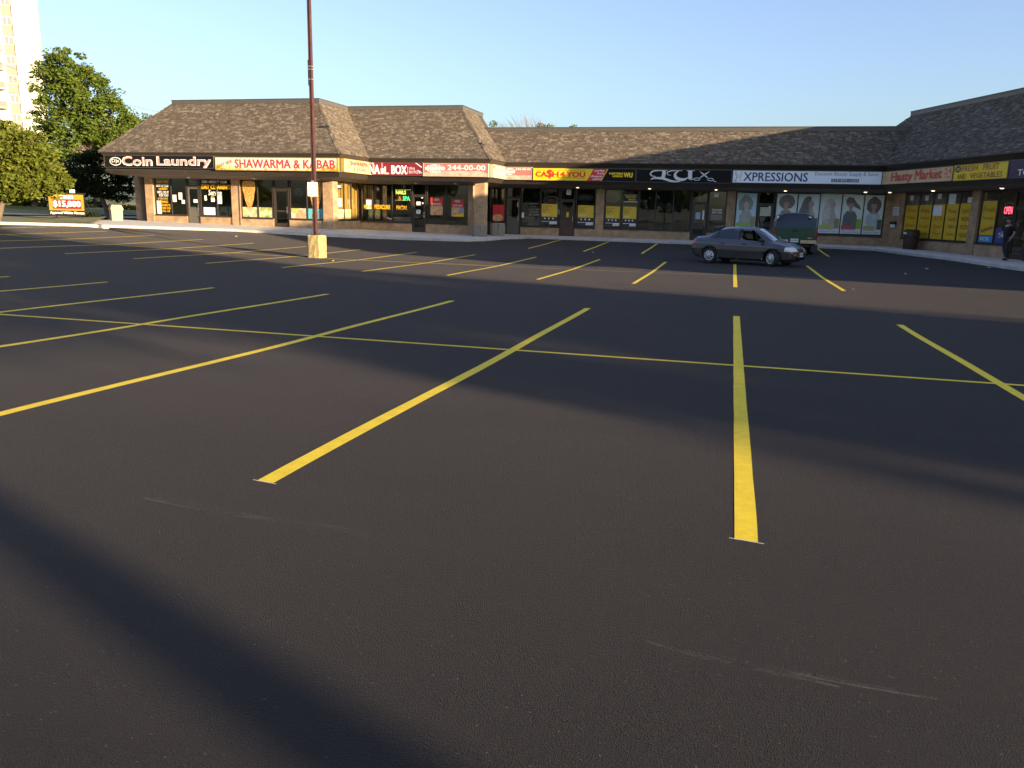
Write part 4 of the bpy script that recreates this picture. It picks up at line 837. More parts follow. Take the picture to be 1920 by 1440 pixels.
# nail shop
glet('MANICURE', W2, -22.2, -21.75 + .1, -.12, .1, MY, .03, 0); glet('PEDICURE', W2, -21.48, -20.45, -.14, .12, MY, .03, 0); glet('FACIAL', W2, -20.02, -19.3, -.15, .1, MY, .03, 0)
e = empty('window_sign', W2.P(-19.65, .4, -.25), 0, 'small light-bulb window sign with yellow and green words', 'sign')
MB().fbox(W2, -20.16, -19.15, .38, 1.06, -.28, -.22).build('backing', mat('led_board', (.16, .08, .03), .5), e)
text('NAILS', W2, -20.1, -19.45, .78, 1.0, mat('led_yellow', (.7, .7, .1), .5, emit=(.8, .9, .15, .8)), e, -.21, .02); text('SPA', W2, -19.65, -19.2, .42, .66, mat('led_green', (.1, .6, .2), .5, emit=(.1, .9, .35, .8)), e, -.21, .02); text('&', W2, -19.95, -19.75, .43, .66, mat('led_red', (.6, .12, .04), .5, emit=(.9, .2, .05, .5)), e, -.21, .02)
b = MB()
for i in range(13):
    for z in (.4, 1.04): u = -20.13 + i * .08; b.fbox(W2, u, u + .02, z, z + .02, -.22, -.205)
b.build('bulb_row', mat('led_yellow', (.7, .7, .1), .5), e)
e = poster(W2, -22.05, -21.68, -.15, .46, M_PAPER, 'white price sheet with red top hung in the nail shop window'); frect(W2, -22.05, -21.68, .40, .46, GD + .004, M_RED, e)
for q in ((-18.72, -18.45, .14, .36), (-18.72, -18.45, -.36, -.12), (-18.4, -18.3, .56, .66), (-18.36, -18.26, .22, .32)): paper(W2, *q)
for u, z1, lb in ((-17.8, .62, 'red and brown pizza poster nearer the open door'), (-16.45, .55, 'red and yellow burger poster farther from the open door')):
    e = poster(W2, u, u + .78, z1 - 1.02, z1, M_RED, lb, 'food posters'); frect(W2, u, u + .78, z1 - 1.02, z1 - .48, GD + .004, M_PIZZA, e, 'food_print'); flat(W2, ell(u + .38, z1 - .12, .2, .08, 14), GD + .004, M_CREAM, e); text('BURGERS', W2, u + .08, u + .7, z1 - .42, z1 - .32, M_WHITE, e, GD + .005, .01)
    if u > -17: flat(W2, ell(u + .62, z1 - .6, .12, .12, 14), GD + .006, mat('badge_blue', (.2, .3, .6), .5), e, 'badge'); flat(W2, [(u, z1 - 1.02), (u + .78, z1 - 1.02), (u + .78, z1 - .8)], GD + .007, M_YEL, e)
# pizza shop
e = poster(W3, -14.75, -14.0, -.72, .3, M_RED, 'red pizza poster low in the window behind the second planter'); flat(W3, ell(-14.4, -.5, .36, .22, 18), GD + .004, M_PIZZA, e, 'food_print')
for k in range(5):
    glet(('THURSDAY', '2 for 1', 'LARGE', 'SLICES', '8.99')[k], W3, -12.4 + (k % 2) * .08, -11.75 - (k % 2) * .06, .36 - k * .17, .46 - k * .17, mat('decal_grey', (.3, .3, .28), .6), .01, .1)
paper(W3, -12.85, -12.7, -.45, -.15); paper(W3, -13.15, -13.0, .2, .5)
def cash_poster(u0, u1, label, top=.42):
    e = poster(W3, u0, u1, -.82, top, mat('poster_charcoal', (.03, .035, .035), .5), label, 'yellow loan posters'); w_ = u1 - u0
    frect(W3, u0, u1, -.36, top, GD + .004, mat('poster_yellow', (.66, .46, .03), .5), e, 'panel'); text('GET UP TO\n$1,500\nIN CASH\nFAST', W3, u0 + .06, u0 + .62 * w_, -.08, top - .1, mat('poster_ink', (.12, .09, .03), .6), e, GD + .008, .01, align='LEFT')
    text('CASH 4 U', W3, u0 + .06, u0 + .55 * w_, -.28, -.19, M_WHITE, e, GD + .008, .0)
    for k, x in enumerate((.22, .48, .74)): flat(W3, ell(u0 + x * w_, -.46, .05, .05, 10), GD + .004, M_PAPER, e, 'icon')
    frect(W3, u0 + .0, u0 + w_, -.66, -.635, GD + .004, M_PAPER, e); flat(W3, [(u0 + .5 * w_, -.8), (u0 + w_ - .01, -.8), (u0 + w_ - .01, -.66), (u0 + .56 * w_, -.66)], GD + .005, M_PAPER, e); text('$45.00', W3, u0 + .62 * w_, u0 + .92 * w_, -.77, -.70, M_GREYT, e, GD + .008, .01)
cash_poster(-11.58, -10.58, 'yellow and charcoal loan poster left of the brown wooden door'); cash_poster(-9.28, -8.3, 'yellow and charcoal loan poster right of the brown wooden door', .38); cash_poster(-7.55, -6.7, 'yellow and charcoal loan poster just right of the brick pier', .36); cash_poster(-6.5, -5.7, 'yellow and charcoal loan poster under the small black board', .36)
e = poster(W3, -6.48, -5.68, .62, 1.08, M_BLACK, 'small black window board with yellow words above a loan poster'); text('WESTERN\nUNION', W3, -6.4, -5.78, .72, .98, M_YEL, e, GD + .006, .03, align='RIGHT'); frect(W3, -6.48, -5.68, .63, .67, GD + .004, M_PAPER, e); frect(W3, -6.48, -5.68, 1.03, 1.06, GD + .004, M_PAPER, e)
paper(W3, -10.0, -9.85, -.35, -.05, m=mat('poster_yellow', (.66, .46, .03), .5)); paper(W3, -10.05, -9.75, .98, 1.3); paper(W3, -10.55, -10.42, -.2, .1)
paper(W3, -7.5, -6.9, 1.15, 1.38, m=mat('tan_paper', (.4, .36, .26), .8)); text('OPEN', W3, -11.5, -10.7, 1.12, 1.36, M_GREYT, MALL, GD, .0, name='window_lettering')
# salon
paper(W3, -2.2, -1.92, -.28, .12, m=mat('blue_paper', (.25, .45, .62), .8)); paper(W3, -1.8, -1.7, -.3, .25)
glet('WALK-INS\nWELCOME', W3, -1.28, -.68, .08, .34, MWp, .02, 0); flat(W3, [(-1.32, -.3), (-.66, -.3), (-.66, .02), (-1.32, .02)], GD, mat('decal_frost', (.20, .19, .17), .7), MALL, 'window_lettering')
paper(W3, -1.2, -.95, 1.02, 1.22)
# six portrait posters of the beauty shop
M_PBG = mat('poster_pale_blue', (.66, .76, .74), .5, var=.06); M_PBG2 = mat('poster_pale_grey', (.70, .76, .73), .5, var=.06)
def portrait(u0, u1, hair, hs, skin, dress, band, face, label, seed, bg):
    e = poster(W3, u0, u1, -.88, 1.28, bg, label, 'portrait posters in the beauty shop window'); w_ = u1 - u0; r = random.Random(seed); d = GD
    H = mat('hair_%d' % seed, hair, .8, var=.25, vscale=9); S = mat('skin_%d' % seed, skin, .7); Dm = mat('dress_%d' % seed, dress, .8, var=.2, vscale=4)
    cu = u0 + w_ * face[0]; cz = face[1]
    if hs == 'afro': hp = ell(cu + .02, cz + .1, .44, .40, 34, 0, .06, seed)
    elif hs == 'long': hp = [(cu - .05, cz + .42), (cu + .12, cz + .36), (cu + .1, cz + .1), (cu + .02, cz - .25), (cu + .06, cz - .65), (cu - .42, cz - .8), (cu - .52, cz - .5), (cu - .38, cz), (cu - .28, cz + .3)]
    elif hs == 'blonde': hp = [(cu - .1, cz + .34), (cu + .16, cz + .30), (cu + .2, cz), (cu + .04, cz - .3), (cu + .02, cz - .75), (cu - .4, cz - .85), (cu - .42, cz - .4), (cu - .28, cz + .1), (cu - .24, cz + .26)]
    elif hs == 'pony': hp = [(cu - .3, cz + .25), (cu - .15, cz + .42), (cu + .1, cz + .38), (cu + .24, cz + .15), (cu + .45, cz - .05), (cu + .55, cz - .3), (cu + .35, cz - .2), (cu + .15, cz - .1), (cu - .22, cz - .05)]
    elif hs == 'wild': hp = ell(cu - .05, cz + .05, .40, .48, 30, 0, .14, seed)
    else: hp = ell(cu, cz + .0, .38, .46, 30, 0, .07, seed)
    cl = lambda P: [(min(max(a, u0 + .012), u1 - .012), min(max(z, -.86), 1.26)) for a, z in P]
    flat(W3, cl([(cu - .36, cz - .62), (cu - .2, cz - .36), (cu + .2, cz - .36), (cu + .36, cz - .62), (cu + .4, -.62), (cu - .4, -.62)]), d + .003, Dm, e, 'print_dress')
    flat(W3, cl(hp), d + .005, H, e, 'print_hair')
    fx = cu + (.12 if hs in ('long', 'blonde') else 0)
    flat(W3, cl(ell(fx, cz - .02, .15, .2, 18)), d + .007, S, e, 'print_face'); flat(W3, cl([(fx - .07, cz - .18), (fx + .07, cz - .18), (fx + .12, cz - .42), (fx - .12, cz - .42)]), d + .0065, S, e, 'print_neck')
    if hs in ('afro', 'curly', 'pony'): flat(W3, cl([(fx - .16, cz + .08), (fx + .16, cz + .08), (fx + .13, cz + .24), (fx - .13, cz + .24)]), d + .008, H, e, 'print_hair')
    for sx in (-.06, .06): frect(W3, fx + sx - .025, fx + sx + .025, cz + .005, cz + .02, d + .009, H, e, 'print_eye')
    frect(W3, fx - .03, fx + .03, cz - .12, cz - .10, d + .009, mat('lips', (.4, .12, .12), .6), e, 'print_mouth')
    if band:
        frect(W3, u0 + .04, u0 + w_ * .64, -.60, -.42, d + .010, mat('band_%d' % seed, band, .5), e, 'print_band'); frect(W3, u0 + w_ * .74, u1 - .03, -.6, -.05, d + .010, mat('pack_%d' % (seed % 3), ((.28, .42, .05), (.10, .12, .10), (.32, .28, .10))[seed % 3], .6, var=.4, vscale=12), e, 'print_package')
    frect(W3, u0 + .012, u1 - .012, -.86, -.68, d + .004, M_PAPER, e, 'print_footer'); text('Human Hair', W3, u0 + .1, u1 - .1, -.81, -.73, mat('footer_blue', (.10, .22, .38), .5), e, d + .012, .0)
    frect(W3, u0 + .03, u1 - .3, -.665, -.63, d + .0105, M_GREYT, e)
portrait(.12, 1.22, (.30, .32, .30), 'wild', (.52, .44, .37), (.38, .40, .36), (.30, .46, .05), (.5, .62), 'tall pale portrait poster beside the brick pier, tousled grey hair', 11, mat('poster_sky', (.48, .68, .74), .5, var=.08))
portrait(2.34, 3.45, (.20, .19, .18), 'afro', (.42, .30, .24), (.24, .26, .28), None, (.48, .72), 'portrait poster with round curly dark hair behind the green truck', 12, M_PBG)
portrait(3.51, 4.65, (.19, .18, .18), 'long', (.48, .35, .28), (.46, .37, .30), (.30, .30, .28), (.52, .74), 'portrait poster with long straight dark hair right above the green truck', 13, M_PBG)
portrait(4.71, 5.83, (.60, .58, .50), 'blonde', (.55, .44, .36), (.48, .46, .40), (.45, .52, .04), (.5, .72), 'portrait poster with blonde hair and lime band', 14, M_PBG2)
portrait(5.89, 6.99, (.17, .16, .16), 'pony', (.40, .30, .25), (.14, .17, .16), (.55, .06, .10), (.42, .74), 'portrait poster with tied dark hair and red band', 15, M_PBG2)
portrait(7.05, 8.06, (.16, .14, .13), 'curly', (.42, .30, .24), (.46, .56, .60), (.40, .42, .10), (.5, .72), 'portrait poster with loose dark curls and pale blue top, nearest the corner', 16, M_PBG)
paper(W3, 1.42, 2.05, .0, .5, m=mat('pale_green_paper', (.52, .56, .36), .8)); paper(W3, 1.9, 2.02, .5, .6)
# yellow sheets of the corner shop
M_SHEET = mat('sheet_yellow', (.62, .40, .015), .6, var=.12, vscale=2); M_SINK = mat('sheet_ink', (.42, .13, .01), .6)
WORDS = (('Pop', 'Chips', 'Fresh', 'Juice'), ('Milk', 'Lottery', 'Ice', 'Cards'), ('', 'ATM', 'Gum', 'Toys'), ('Phone', 'Cards', 'Cigars', 'Candy'), ('EAT', 'FROZEN', 'PIZZA', 'FOOD'))
US = (1.15, 2.44, 3.68, 4.82, 5.92, 6.93)
LBL = ('first yellow window sheet of the corner shop, behind the brown litter bin', 'second yellow window sheet from the corner, right of the litter bin', 'middle yellow window sheet with a white square taped on it', 'fourth yellow window sheet from the corner', 'fifth yellow window sheet, next to the narrow brick pier')
for k in range(5):
    a, c = US[k] + .05, US[k + 1] - .05; e = poster(WG, a, c, -.95, .74 + .02 * k, M_SHEET, LBL[k], 'yellow sheets in the corner shop window')
    for i, wd in enumerate(WORDS[k]):
        if wd: z = .36 - i * .38; text(wd, WG, a + .2, c - .15, z, z + .2, M_SINK, e, GD + .008, .015)
    if k == 2: frect(WG, a + .02, c - .25, .22, .72, GD + .010, M_PAPER, e, 'taped_paper')
e = poster(WG, 7.65, 8.66, -.62, .92, M_SHEET, 'yellow window sheet with slanted red word right of the narrow pier', 'yellow sheets in the corner shop window')
text('Fresh', WG, 7.75, 8.55, .42, .66, M_SINK, e, GD + .008, .02); text('Produce', WG, 7.78, 8.55, .08, .24, M_SINK, e, GD + .008, .0); text('Sandwiches', WG, 7.75, 8.6, -.42, -.24, M_DKRED, e, GD + .008, .02, rot=.25)
e = poster(WG, 7.65, 8.66, -.95, -.65, mat('poster_blue', (.05, .24, .46), .5), 'blue poster at the foot of the yellow sheet in the corner shop'); text('ICE', WG, 7.8, 8.4, -.86, -.72, M_WHITE, e, GD + .008, .02)
e = poster(WG, 8.78, 9.5, -.95, -.3, mat('poster_dark_blue', (.03, .06, .22), .5), 'dark blue poster low in the window behind the walking man'); text('24', WG, 9.0, 9.35, -.7, -.5, M_WHITE, e, GD + .008, .02)
for u, z in ((1.5, 1.0), (2.9, .98), (4.0, 1.05)): paper(WG, u, u + .3, z, z + .25)
paper(WG, 4.95, 5.5, .78, 1.28); paper(WG, 6.45, 6.75, .85, 1.1)
e = poster(WG, .1, .72, .2, .66, M_PAPER, 'white notice board on the brick corner wall', d=.02, name='wall_notice', cat='sign')
for i in range(4): frect(WG, .16, .66, .26 + i * .1, .30 + i * .1, .026, mat('notice_ink', (.2, .2, .36), .7), e)
e = poster(WG, .12, .6, -.46, -.14, M_PAPER, 'small white and black mailbox on the brick corner wall', d=.09, name='mail_box', cat='mailbox'); MB().fbox(WG, .1, .62, -.28, -.14, .0, .12).build('flap', M_BLACK, e)
# ================================================================ street furniture
M_STEEL = mat('rust_brown_steel', (.062, .024, .019), .6, var=.3, vscale=3); M_PATCHY = mat('yellowed_concrete', (.30, .245, .11), .9, var=.4, vscale=6, bump=.6, bscale=25)
M_RIB = mat('ribbed_concrete', (.26, .23, .19), .95, var=.2, vscale=6, bump=.3); M_GALV = mat('galvanised', (.5, .5, .5), .4, metal=.8)
PX, PY = -15.35, 28.1; PZ = gz(PX, PY)
e = empty('light_pole', (PX, PY, PZ), 0, 'tall rust-brown light pole on a chipped yellowed concrete base', 'light pole')
b = MB(); r = random.Random(3); n = 10
prof = [(.30, -.2), (.305, .0), (.30, .25), (.305, .5), (.298, .78), (.285, .86)]
b.lathe(prof, (PX, PY, PZ), 4 * 6, sx=1, sy=1)
def sq(v):
    dx, dy = v.x - PX, v.y - PY; k = max(abs(dx), abs(dy)); q = math.hypot(dx, dy)
    if k > 1e-6: s_ = q / k * .94 if q / k < 1.33 else 1.25; v.x = PX + dx * s_; v.y = PY + dy * s_
    v.x += r.uniform(-.012, .012); v.y += r.uniform(-.012, .012); v.z += r.uniform(-.01, .01)
for v in b.v: sq(v)
b.build('concrete_base', M_PATCHY, e)
bz = PZ + .86
b = MB(); b.cbox((PX - .05, PY, bz), .30, .30, .03); b.build('base_plate', M_STEEL, e)
for dx in (-1, 1):
    for dy in (-1, 1): MB().tube([(PX - .05 + dx * .11, PY + dy * .11, bz + .02), (PX - .05 + dx * .11, PY + dy * .11, bz + .10)], .016, 6).build('anchor_bolt', M_STEEL, e)
b = MB(); ww, wt = .068, .056
b.hexa([(PX - .05 + sx * k, PY + sy * k, z) for z, k in ((bz + .03, ww), (bz + 9.6, wt)) for sx, sy in ((-1, -1), (1, -1), (1, 1), (-1, 1))])
b.build('pole_shaft', M_STEEL, e)
b = MB(); b.hexa([(PX - .05 + a, PY - k - .004, z) for z, k in ((bz + .04, ww), (bz + 9.5, wt)) for a in (-.03,)] * 0 + [(PX - .05 + x, y, z) for z, k in ((bz + .04, ww), (bz + 9.5, wt)) for x, y in ((.03, PY - k - .02), (.05, PY - k - .02), (.05, PY - k + .01), (.03, PY - k + .01))]); b.build('weld_seam', M_STEEL, e)
for z in (4.95, 4.85, 4.5):
    MB().cbox((PX - .05, PY, z), .15, .15, .035).build('steel_band', M_GALV, e)
MB().cbox((PX - .135, PY - .03, 4.3), .02, .05, .9).build('cable_box', M_BLACK, e)
for sx in (-1, 1):
    a = MB().tube([(PX - .05, PY, bz + 9.4), (PX - .05 + sx * .6, PY, bz + 9.6)], .035, 8).build('lamp_arm', M_STEEL, e); MB().cbox((PX - .05 + sx * .9, PY, bz + 9.52), .7, .35, .16).build('lamp_head', M_STEEL, e)
PF = Fr((PX, PY - .10, 0), V((.94, .3, 0)).normalized(), V((.3, -.94, 0)).normalized())
t = poster(PF, -.24, .14, .33, .84, mat('plate_white', (.66, .64, .52), .5), 'white rectangular notice plate strapped to the light pole', d=.02, name='pole_notice', cat='sign')
text('TOW AWAY\nZONE\nPRIVATE\nPARKING\nONLY', PF, -.2, .1, .4, .78, mat('plate_ink', (.42, .36, .30), .6), t, .028, .0)
MB().fbox(PF, -.1, .0, .3, .9, -.03, .012).build('bracket', M_GALV, t)
# litter bins and planters
def hexbin(c, label):
    e = empty('litter_bin', c, 0, label, 'litter bin'); M_CB = mat('cream_concrete', (.36, .32, .23), .9, var=.12, vscale=6, bump=.3)
    MB().lathe([(.33, 0), (.36, .1), (.385, .70)], c, 6).build('bin_body', M_CB, e); MB().lathe([(.43, .70), (.44, .78), (.40, .80), (.36, .95), (.30, 1.0)], c, 6).build('bin_lid', M_CB, e)
    return e
hexbin((-36.3, 41.75, -1.26), 'cream six-sided concrete litter bin at the left corner of the mall')
def ribbed(c, label, s=.8, h=.78, open_=True):
    e = empty('planter', c, 0, label, 'planter', 'ribbed concrete planters'); c = V(c); b = MB(); ch = .12; o = []
    n = 9
    for sx, sy in ((1, 0), (0, 1), (-1, 0), (0, -1)):
        for i in range(n):
            t0, t1 = -s / 2 + ch + (s - 2 * ch) * i / n, -s / 2 + ch + (s - 2 * ch) * (i + .62) / n
            for t in (t0, t1):
                for q in ((0,) if t == t0 else (0,)): pass
            nx, ny = V((sx, sy, 0)), V((-sy, sx, 0))
            p = [c + nx * (s / 2 - .05) + ny * t0, c + nx * (s / 2 - .05) + ny * t1, c + nx * (s / 2) + ny * (t1 - .01), c + nx * (s / 2) + ny * (t0 + .01)]
            b.hexa([q + V((0, 0, .02)) for q in p] + [q + V((0, 0, h - .02)) for q in p])
    b.build('rib', M_RIB, e, kind='stuff')
    MB().lathe([((s / 2 - .045) * 1.18, 0), ((s / 2 - .045) * 1.18, h), ((s / 2 - .16) * 1.18, h), ((s / 2 - .16) * 1.18, h - .12)], c, 8).build('planter_body', M_RIB, e)
    MB().lathe([((s / 2 - .15) * 1.18, h - .1), ((s / 2 - .15) * 1.18, h - .06)], c, 8).build('soil', mat('soil', (.05, .035, .025), .95), e)
ribbed((-14.25, 45.35, -1.66), 'ribbed grey concrete planter ringed round the sunlit brick canopy pier'); ribbed((-13.6, 46.9, -1.52), 'ribbed grey concrete planter standing free by the pizza shop door', .78, .74)
e = empty('black_bin', (-15.0, 48.2, -1.5), 0, 'low black box bin between the canopy pier and the free planter', 'litter bin'); e.location = (-14.35, 48.3, -1.5)
MB().cbox((-14.35, 48.3, -1.5), .72, .6, .72).build('bin_body', M_BLACK, e); MB().cbox((-14.35, 48.3, -.77), .76, .64, .05).build('bin_lid', M_BLACK, e)
M_BRN = mat('brown_plastic', (.045, .022, .012), .55, var=.15)
c = (9.0, 46.3, -1.545); e = empty('litter_bin', c, 0, 'dark brown round litter bin in front of the yellow window sheets', 'litter bin')
MB().lathe([(.33, 0), (.35, .06), (.37, .66), (.40, .70)], c, 20).build('bin_body', M_BRN, e, smooth=30); MB().lathe([(.42, .70), (.42, .80), (.38, .98), (.30, 1.04)], c, 20).build('bin_lid', M_BRN, e, smooth=30); MB().cbox((9.0 - .36, 46.1, -1.545 + .8), .06, .2, .1, TW).build('bin_flap', M_PAPER, e)
# roller sign on the verge
bn = V((.42, -.91, 0)).normalized(); bu = V((.91, .42, 0)).normalized(); BF = Fr((-38.6, 40.4, 0), bu, bn)
e = empty('trailer_sign', (-38.6, 40.4, -1.2), 0, 'low yellow and red roadside board on a black frame on the grass verge', 'sign')
MB().fbox(BF, -1.02, 1.0, -.98, .32, -.1, -.004).build('board', M_BLACK, e); frect(BF, -.98, .96, -.66, .28, 0.0, mat('board_yellow', (.30, .19, .008), .5), e, 'panel'); frect(BF, -.78, .8, -.56, -.02, .004, mat('board_red', (.16, .007, .014), .6), e, 'panel'); frect(BF, -.45, .38, .04, .22, .004, M_PAPER, e, 'panel')
text('CASH UP TO', BF, -.42, .35, .07, .19, M_SBLK, e, .008, .02); text('$15,000', BF, -.74, .76, -.48, -.1, M_WHITE, e, .010, .05); text('Approval Within Minutes', BF, -.95, .94, -.9, -.72, M_WHITE, e, .004, .03)
MB().fbox(BF, -1.1, 1.08, .32, .38, -.12, .02).build('frame_rail', M_BLACK, e); MB().fbox(BF, .22, .5, .38, .58, -.06, -.02).build('top_plate', M_PAPER, e)
for u in (-.7, .7):
    MB().tube([BF.P(u, -.9, -.05), BF.P(u + .05, -1.24, .45)], .03, 6).build('leg', M_BLACK, e); MB().tube([BF.P(u, -.9, -.05), BF.P(u, -1.24, -.5)], .03, 6).build('leg', M_BLACK, e)
MB().tube([BF.P(.98, .1, -.05), BF.P(1.5, -1.2, -.1)], .025, 6).build('brace', M_BLACK, e); MB().tube([BF.P(-1.0, -1.16, .1), BF.P(1.0, -1.16, .1)], .035, 6).build('axle', M_BLACK, e)
# scraps on the asphalt
for X, Y, s_, lb in ((9.7, 35.0, .12, 'largest pale paper scrap near the kerb below the walking man'), (5.9, 30.5, .07, 'pale paper scrap on the open asphalt right of the last stall line'), (7.2, 33.6, .09, 'flat pale scrap on the asphalt halfway to the right-hand kerb'), (3.2, 22.8, .06, 'tiny scrap near the lower end of the rightmost far stall line'), (-6.2, 37.4, .08, 'pale scrap in front of the loan shop stall lines'), (-4.0, 41.5, .1, 'pale scrap close to the kerb left of the grey sedan'), (-24.5, 36.5, .1, 'pale scrap near the sunlit kerb at the left'), (-13.8, 26.4, .07, 'pale scrap just right of the light pole base'), (-1.2, 36.6, .05, 'tiny scrap behind the grey sedan')):
    b = MB(); z = gzt(X, Y); r = random.Random(int(X * 100)); p = [V((X + s_ * math.cos(a) * r.uniform(.5, 1), Y + s_ * math.sin(a) * r.uniform(.5, 1), z + r.uniform(.008, .05))) for a in [k * 1.05 for k in range(6)]]
    top = V((X, Y, z + .05))
    for i in range(6): b.poly([p[i], p[(i + 1) % 6], top])
    b.build('litter_scrap', mat('scrap_paper', (.55, .53, .5), .8), label=lb, cat='litter', group='paper scraps on the parking lot')
# ================================================================ vehicles
def catmull(tab, n):
    xs = [t[0] for t in tab]; out = []
    X = [xs[0] + (xs[-1] - xs[0]) * i / n for i in range(n + 1)]
    for x in X:
        i = 0
        while i < len(xs) - 2 and x > xs[i + 1]: i += 1
        h = xs[i + 1] - xs[i]; t = (x - xs[i]) / h; row = []
        for c in range(1, len(tab[0])):
            y0, y1 = tab[i][c], tab[i + 1][c]
            m0 = (tab[i + 1][c] - tab[i - 1][c]) / (xs[i + 1] - xs[i - 1]) * h if i > 0 else (y1 - y0)
            m1 = (tab[i + 2][c] - y0) / (xs[i + 2] - xs[i]) * h if i < len(xs) - 2 else (y1 - y0)
            if abs(y1 - y0) < 1e-6: m0 = m1 = 0
            t2, t3 = t * t, t ** 3; row.append((2 * t3 - 3 * t2 + 1) * y0 + (t3 - 2 * t2 + t) * m0 + (-2 * t3 + 3 * t2) * y1 + (t3 - t2) * m1)
        out.append((x, row))
    return out
SUBS = (1, 4, 9, 9, 14, 8, 10)
def shell(tab, n, classify, parts, root):
    """lofted car shell; classify(x, y, z, seg, frac) names the part each face belongs to"""
    secs = []
    for x, (zb, wS, zM, wM, zB, wB, zR, wR) in catmull(tab, n):
        P = [(wS * .88, zb), (wS, zb + .06), (wM, zM), (wM * .99 + wB * .01, zM + (zB - zM) * .55), (wB, zB), (wR, zB + .82 * (zR - zB)), (wR * .62, zB + .97 * (zR - zB)), (0, zR)]
        half = []
        for k in range(7):
            for j in range(SUBS[k]):
                t = j / SUBS[k]; half.append((P[k][0] + (P[k + 1][0] - P[k][0]) * t, P[k][1] + (P[k + 1][1] - P[k][1]) * t, k, t))
        half.append((0, zR, 6, 1)); secs.append((x, half))
    acc = {}
    N = len(secs[0][1])
    for (xa, ha), (xb, hb) in zip(secs, secs[1:]):
        for j in range(N - 1):
            q = [(xa, *ha[j][:2]), (xb, *hb[j][:2]), (xb, *hb[j + 1][:2]), (xa, *ha[j + 1][:2])]
            cx, cy, cz = [sum(v[i] for v in q) / 4 for i in range(3)]
            for sd in (1, -1):
                k = classify(cx, cy * sd, cz, ha[j][2], ha[j][3])
                if k is None: continue
                acc.setdefault(k, []).append([V((a, y * sd, z)) for a, y, z in (q if sd < 0 else q[::-1])])
    for end in (0, -1):
        x, h = secs[end]; loop = [V((x, y, z)) for y, z, _, _ in h] + [V((x, -y, z)) for y, z, _, _ in h[::-1][1:]]
        acc.setdefault('body', []).append(loop if end else loop[::-1])
    res = {}
    for k, fs in acc.items():
        b = MB(); idx = {}
        for f in fs:
            ii = []
            for v in f:
                key = (round(v.x, 4), round(v.y, 4), round(v.z, 4))
                if key not in idx: idx[key] = len(b.v); b.v.append(v)
                if not ii or idx[key] != ii[-1]: ii.append(idx[key])
            if len(set(ii)) > 2: b.f.append(tuple(dict.fromkeys(ii)))
        nm, m = parts[k]; res[k] = b.build(nm, m, root, smooth=35)
    return res
def bproj(o, x, y, z, d):                # not used for placing; kept for trims
    return V((x, y, z))
M_TYRE = mat('tyre_rubber', (.014, .014, .014), .85, bump=.2); M_HUB = mat('hubcap_silver', (.50, .50, .50), .35, metal=.6); M_TRIM = mat('trim_black', (.012, .012, .013), .5)
M_CHROME = mat('chrome', (.75, .75, .75), .12, metal=1); M_LENS = mat('headlight_lens', (.72, .72, .68), .12, coat=1); M_TAIL = mat('tail_lens_red', (.22, .008, .012), .18, coat=1); M_AMBER = mat('amber_lens', (.5, .16, .02), .2)
M_CGLASS = glass('car_glass', (.36, .42, .42), 1.3); M_DGLASS = glass('dark_car_glass', (.06, .07, .07), 1.2); M_SEAT = mat('seat_cloth', (.035, .035, .037), .9); M_PLATE = mat('plate_white', (.66, .64, .52), .5); M_PLATEW = mat('licence_plate', (.70, .72, .74), .4)
def wheel(root, x, y, r, wd, steer=0, holes=7, tag_=None):
    """axis along y, outer face on the side of y"""
    sg = 1 if y > 0 else -1; e = bpy.data.objects.new('wheel', None); COL.objects.link(e); e.empty_display_size = .1; attach(e, root); e.location = (x, y, r); e.rotation_euler = (0, 0, steer)
    p = [(r * .62, -wd * .46), (r * .9, -wd * .5), (r * .985, -wd * .38), (r, -wd * .2), (r, wd * .2), (r * .985, wd * .38), (r * .9, wd * .5), (r * .62, wd * .46)]
    MB().lathe(p, (0, 0, 0), 36, axis='y').build('tyre', M_TYRE, e, smooth=40)
    b = MB(); f = sg * wd * .5
    def P(rad, a, off): return V((rad * math.cos(a), f + sg * off, rad * math.sin(a)))
    n = holes * 6
    for k in range(n):
        a0, a1 = 2 * math.pi * k / n, 2 * math.pi * (k + 1) / n
        for r0, r1, o0, o1 in ((.58, .66, -.01, .0), (.50, .58, .012, -.01), (.0, .24, .03, .022)):
            q = [P(r * r0, a0, o0), P(r * r1, a0, o1), P(r * r1, a1, o1), P(r * r0, a1, o0)]; b.poly(q if sg > 0 else q[::-1])
        if k % 6 not in (2, 3):
            q = [P(r * .24, a0, .022), P(r * .50, a0, .012), P(r * .50, a1, .012), P(r * .24, a1, .022)]; b.poly(q if sg > 0 else q[::-1])
    b.build('rim', M_HUB, e); MB().lathe([(r * .6, f - sg * .07), (r * .6, f - sg * .05)], (0, 0, 0), 24, axis='y').build('brake_disc', M_TRIM, e)
    return e
def plate(root, x, y, z, rz, tx, w_=.3, h=.15):
    b = MB(); ca, sa = math.cos(rz), math.sin(rz); fr = Fr((x, y, z), (-sa, ca, 0), (ca, sa, 0))
    fr = Fr((x, y, z), V((-sa, ca, 0)), V((ca, sa, 0))); o = b.fbox(fr, -w_ / 2, w_ / 2, -h / 2, h / 2, -.01, .006).build('licence_plate', M_PLATEW, root)
    return o, fr
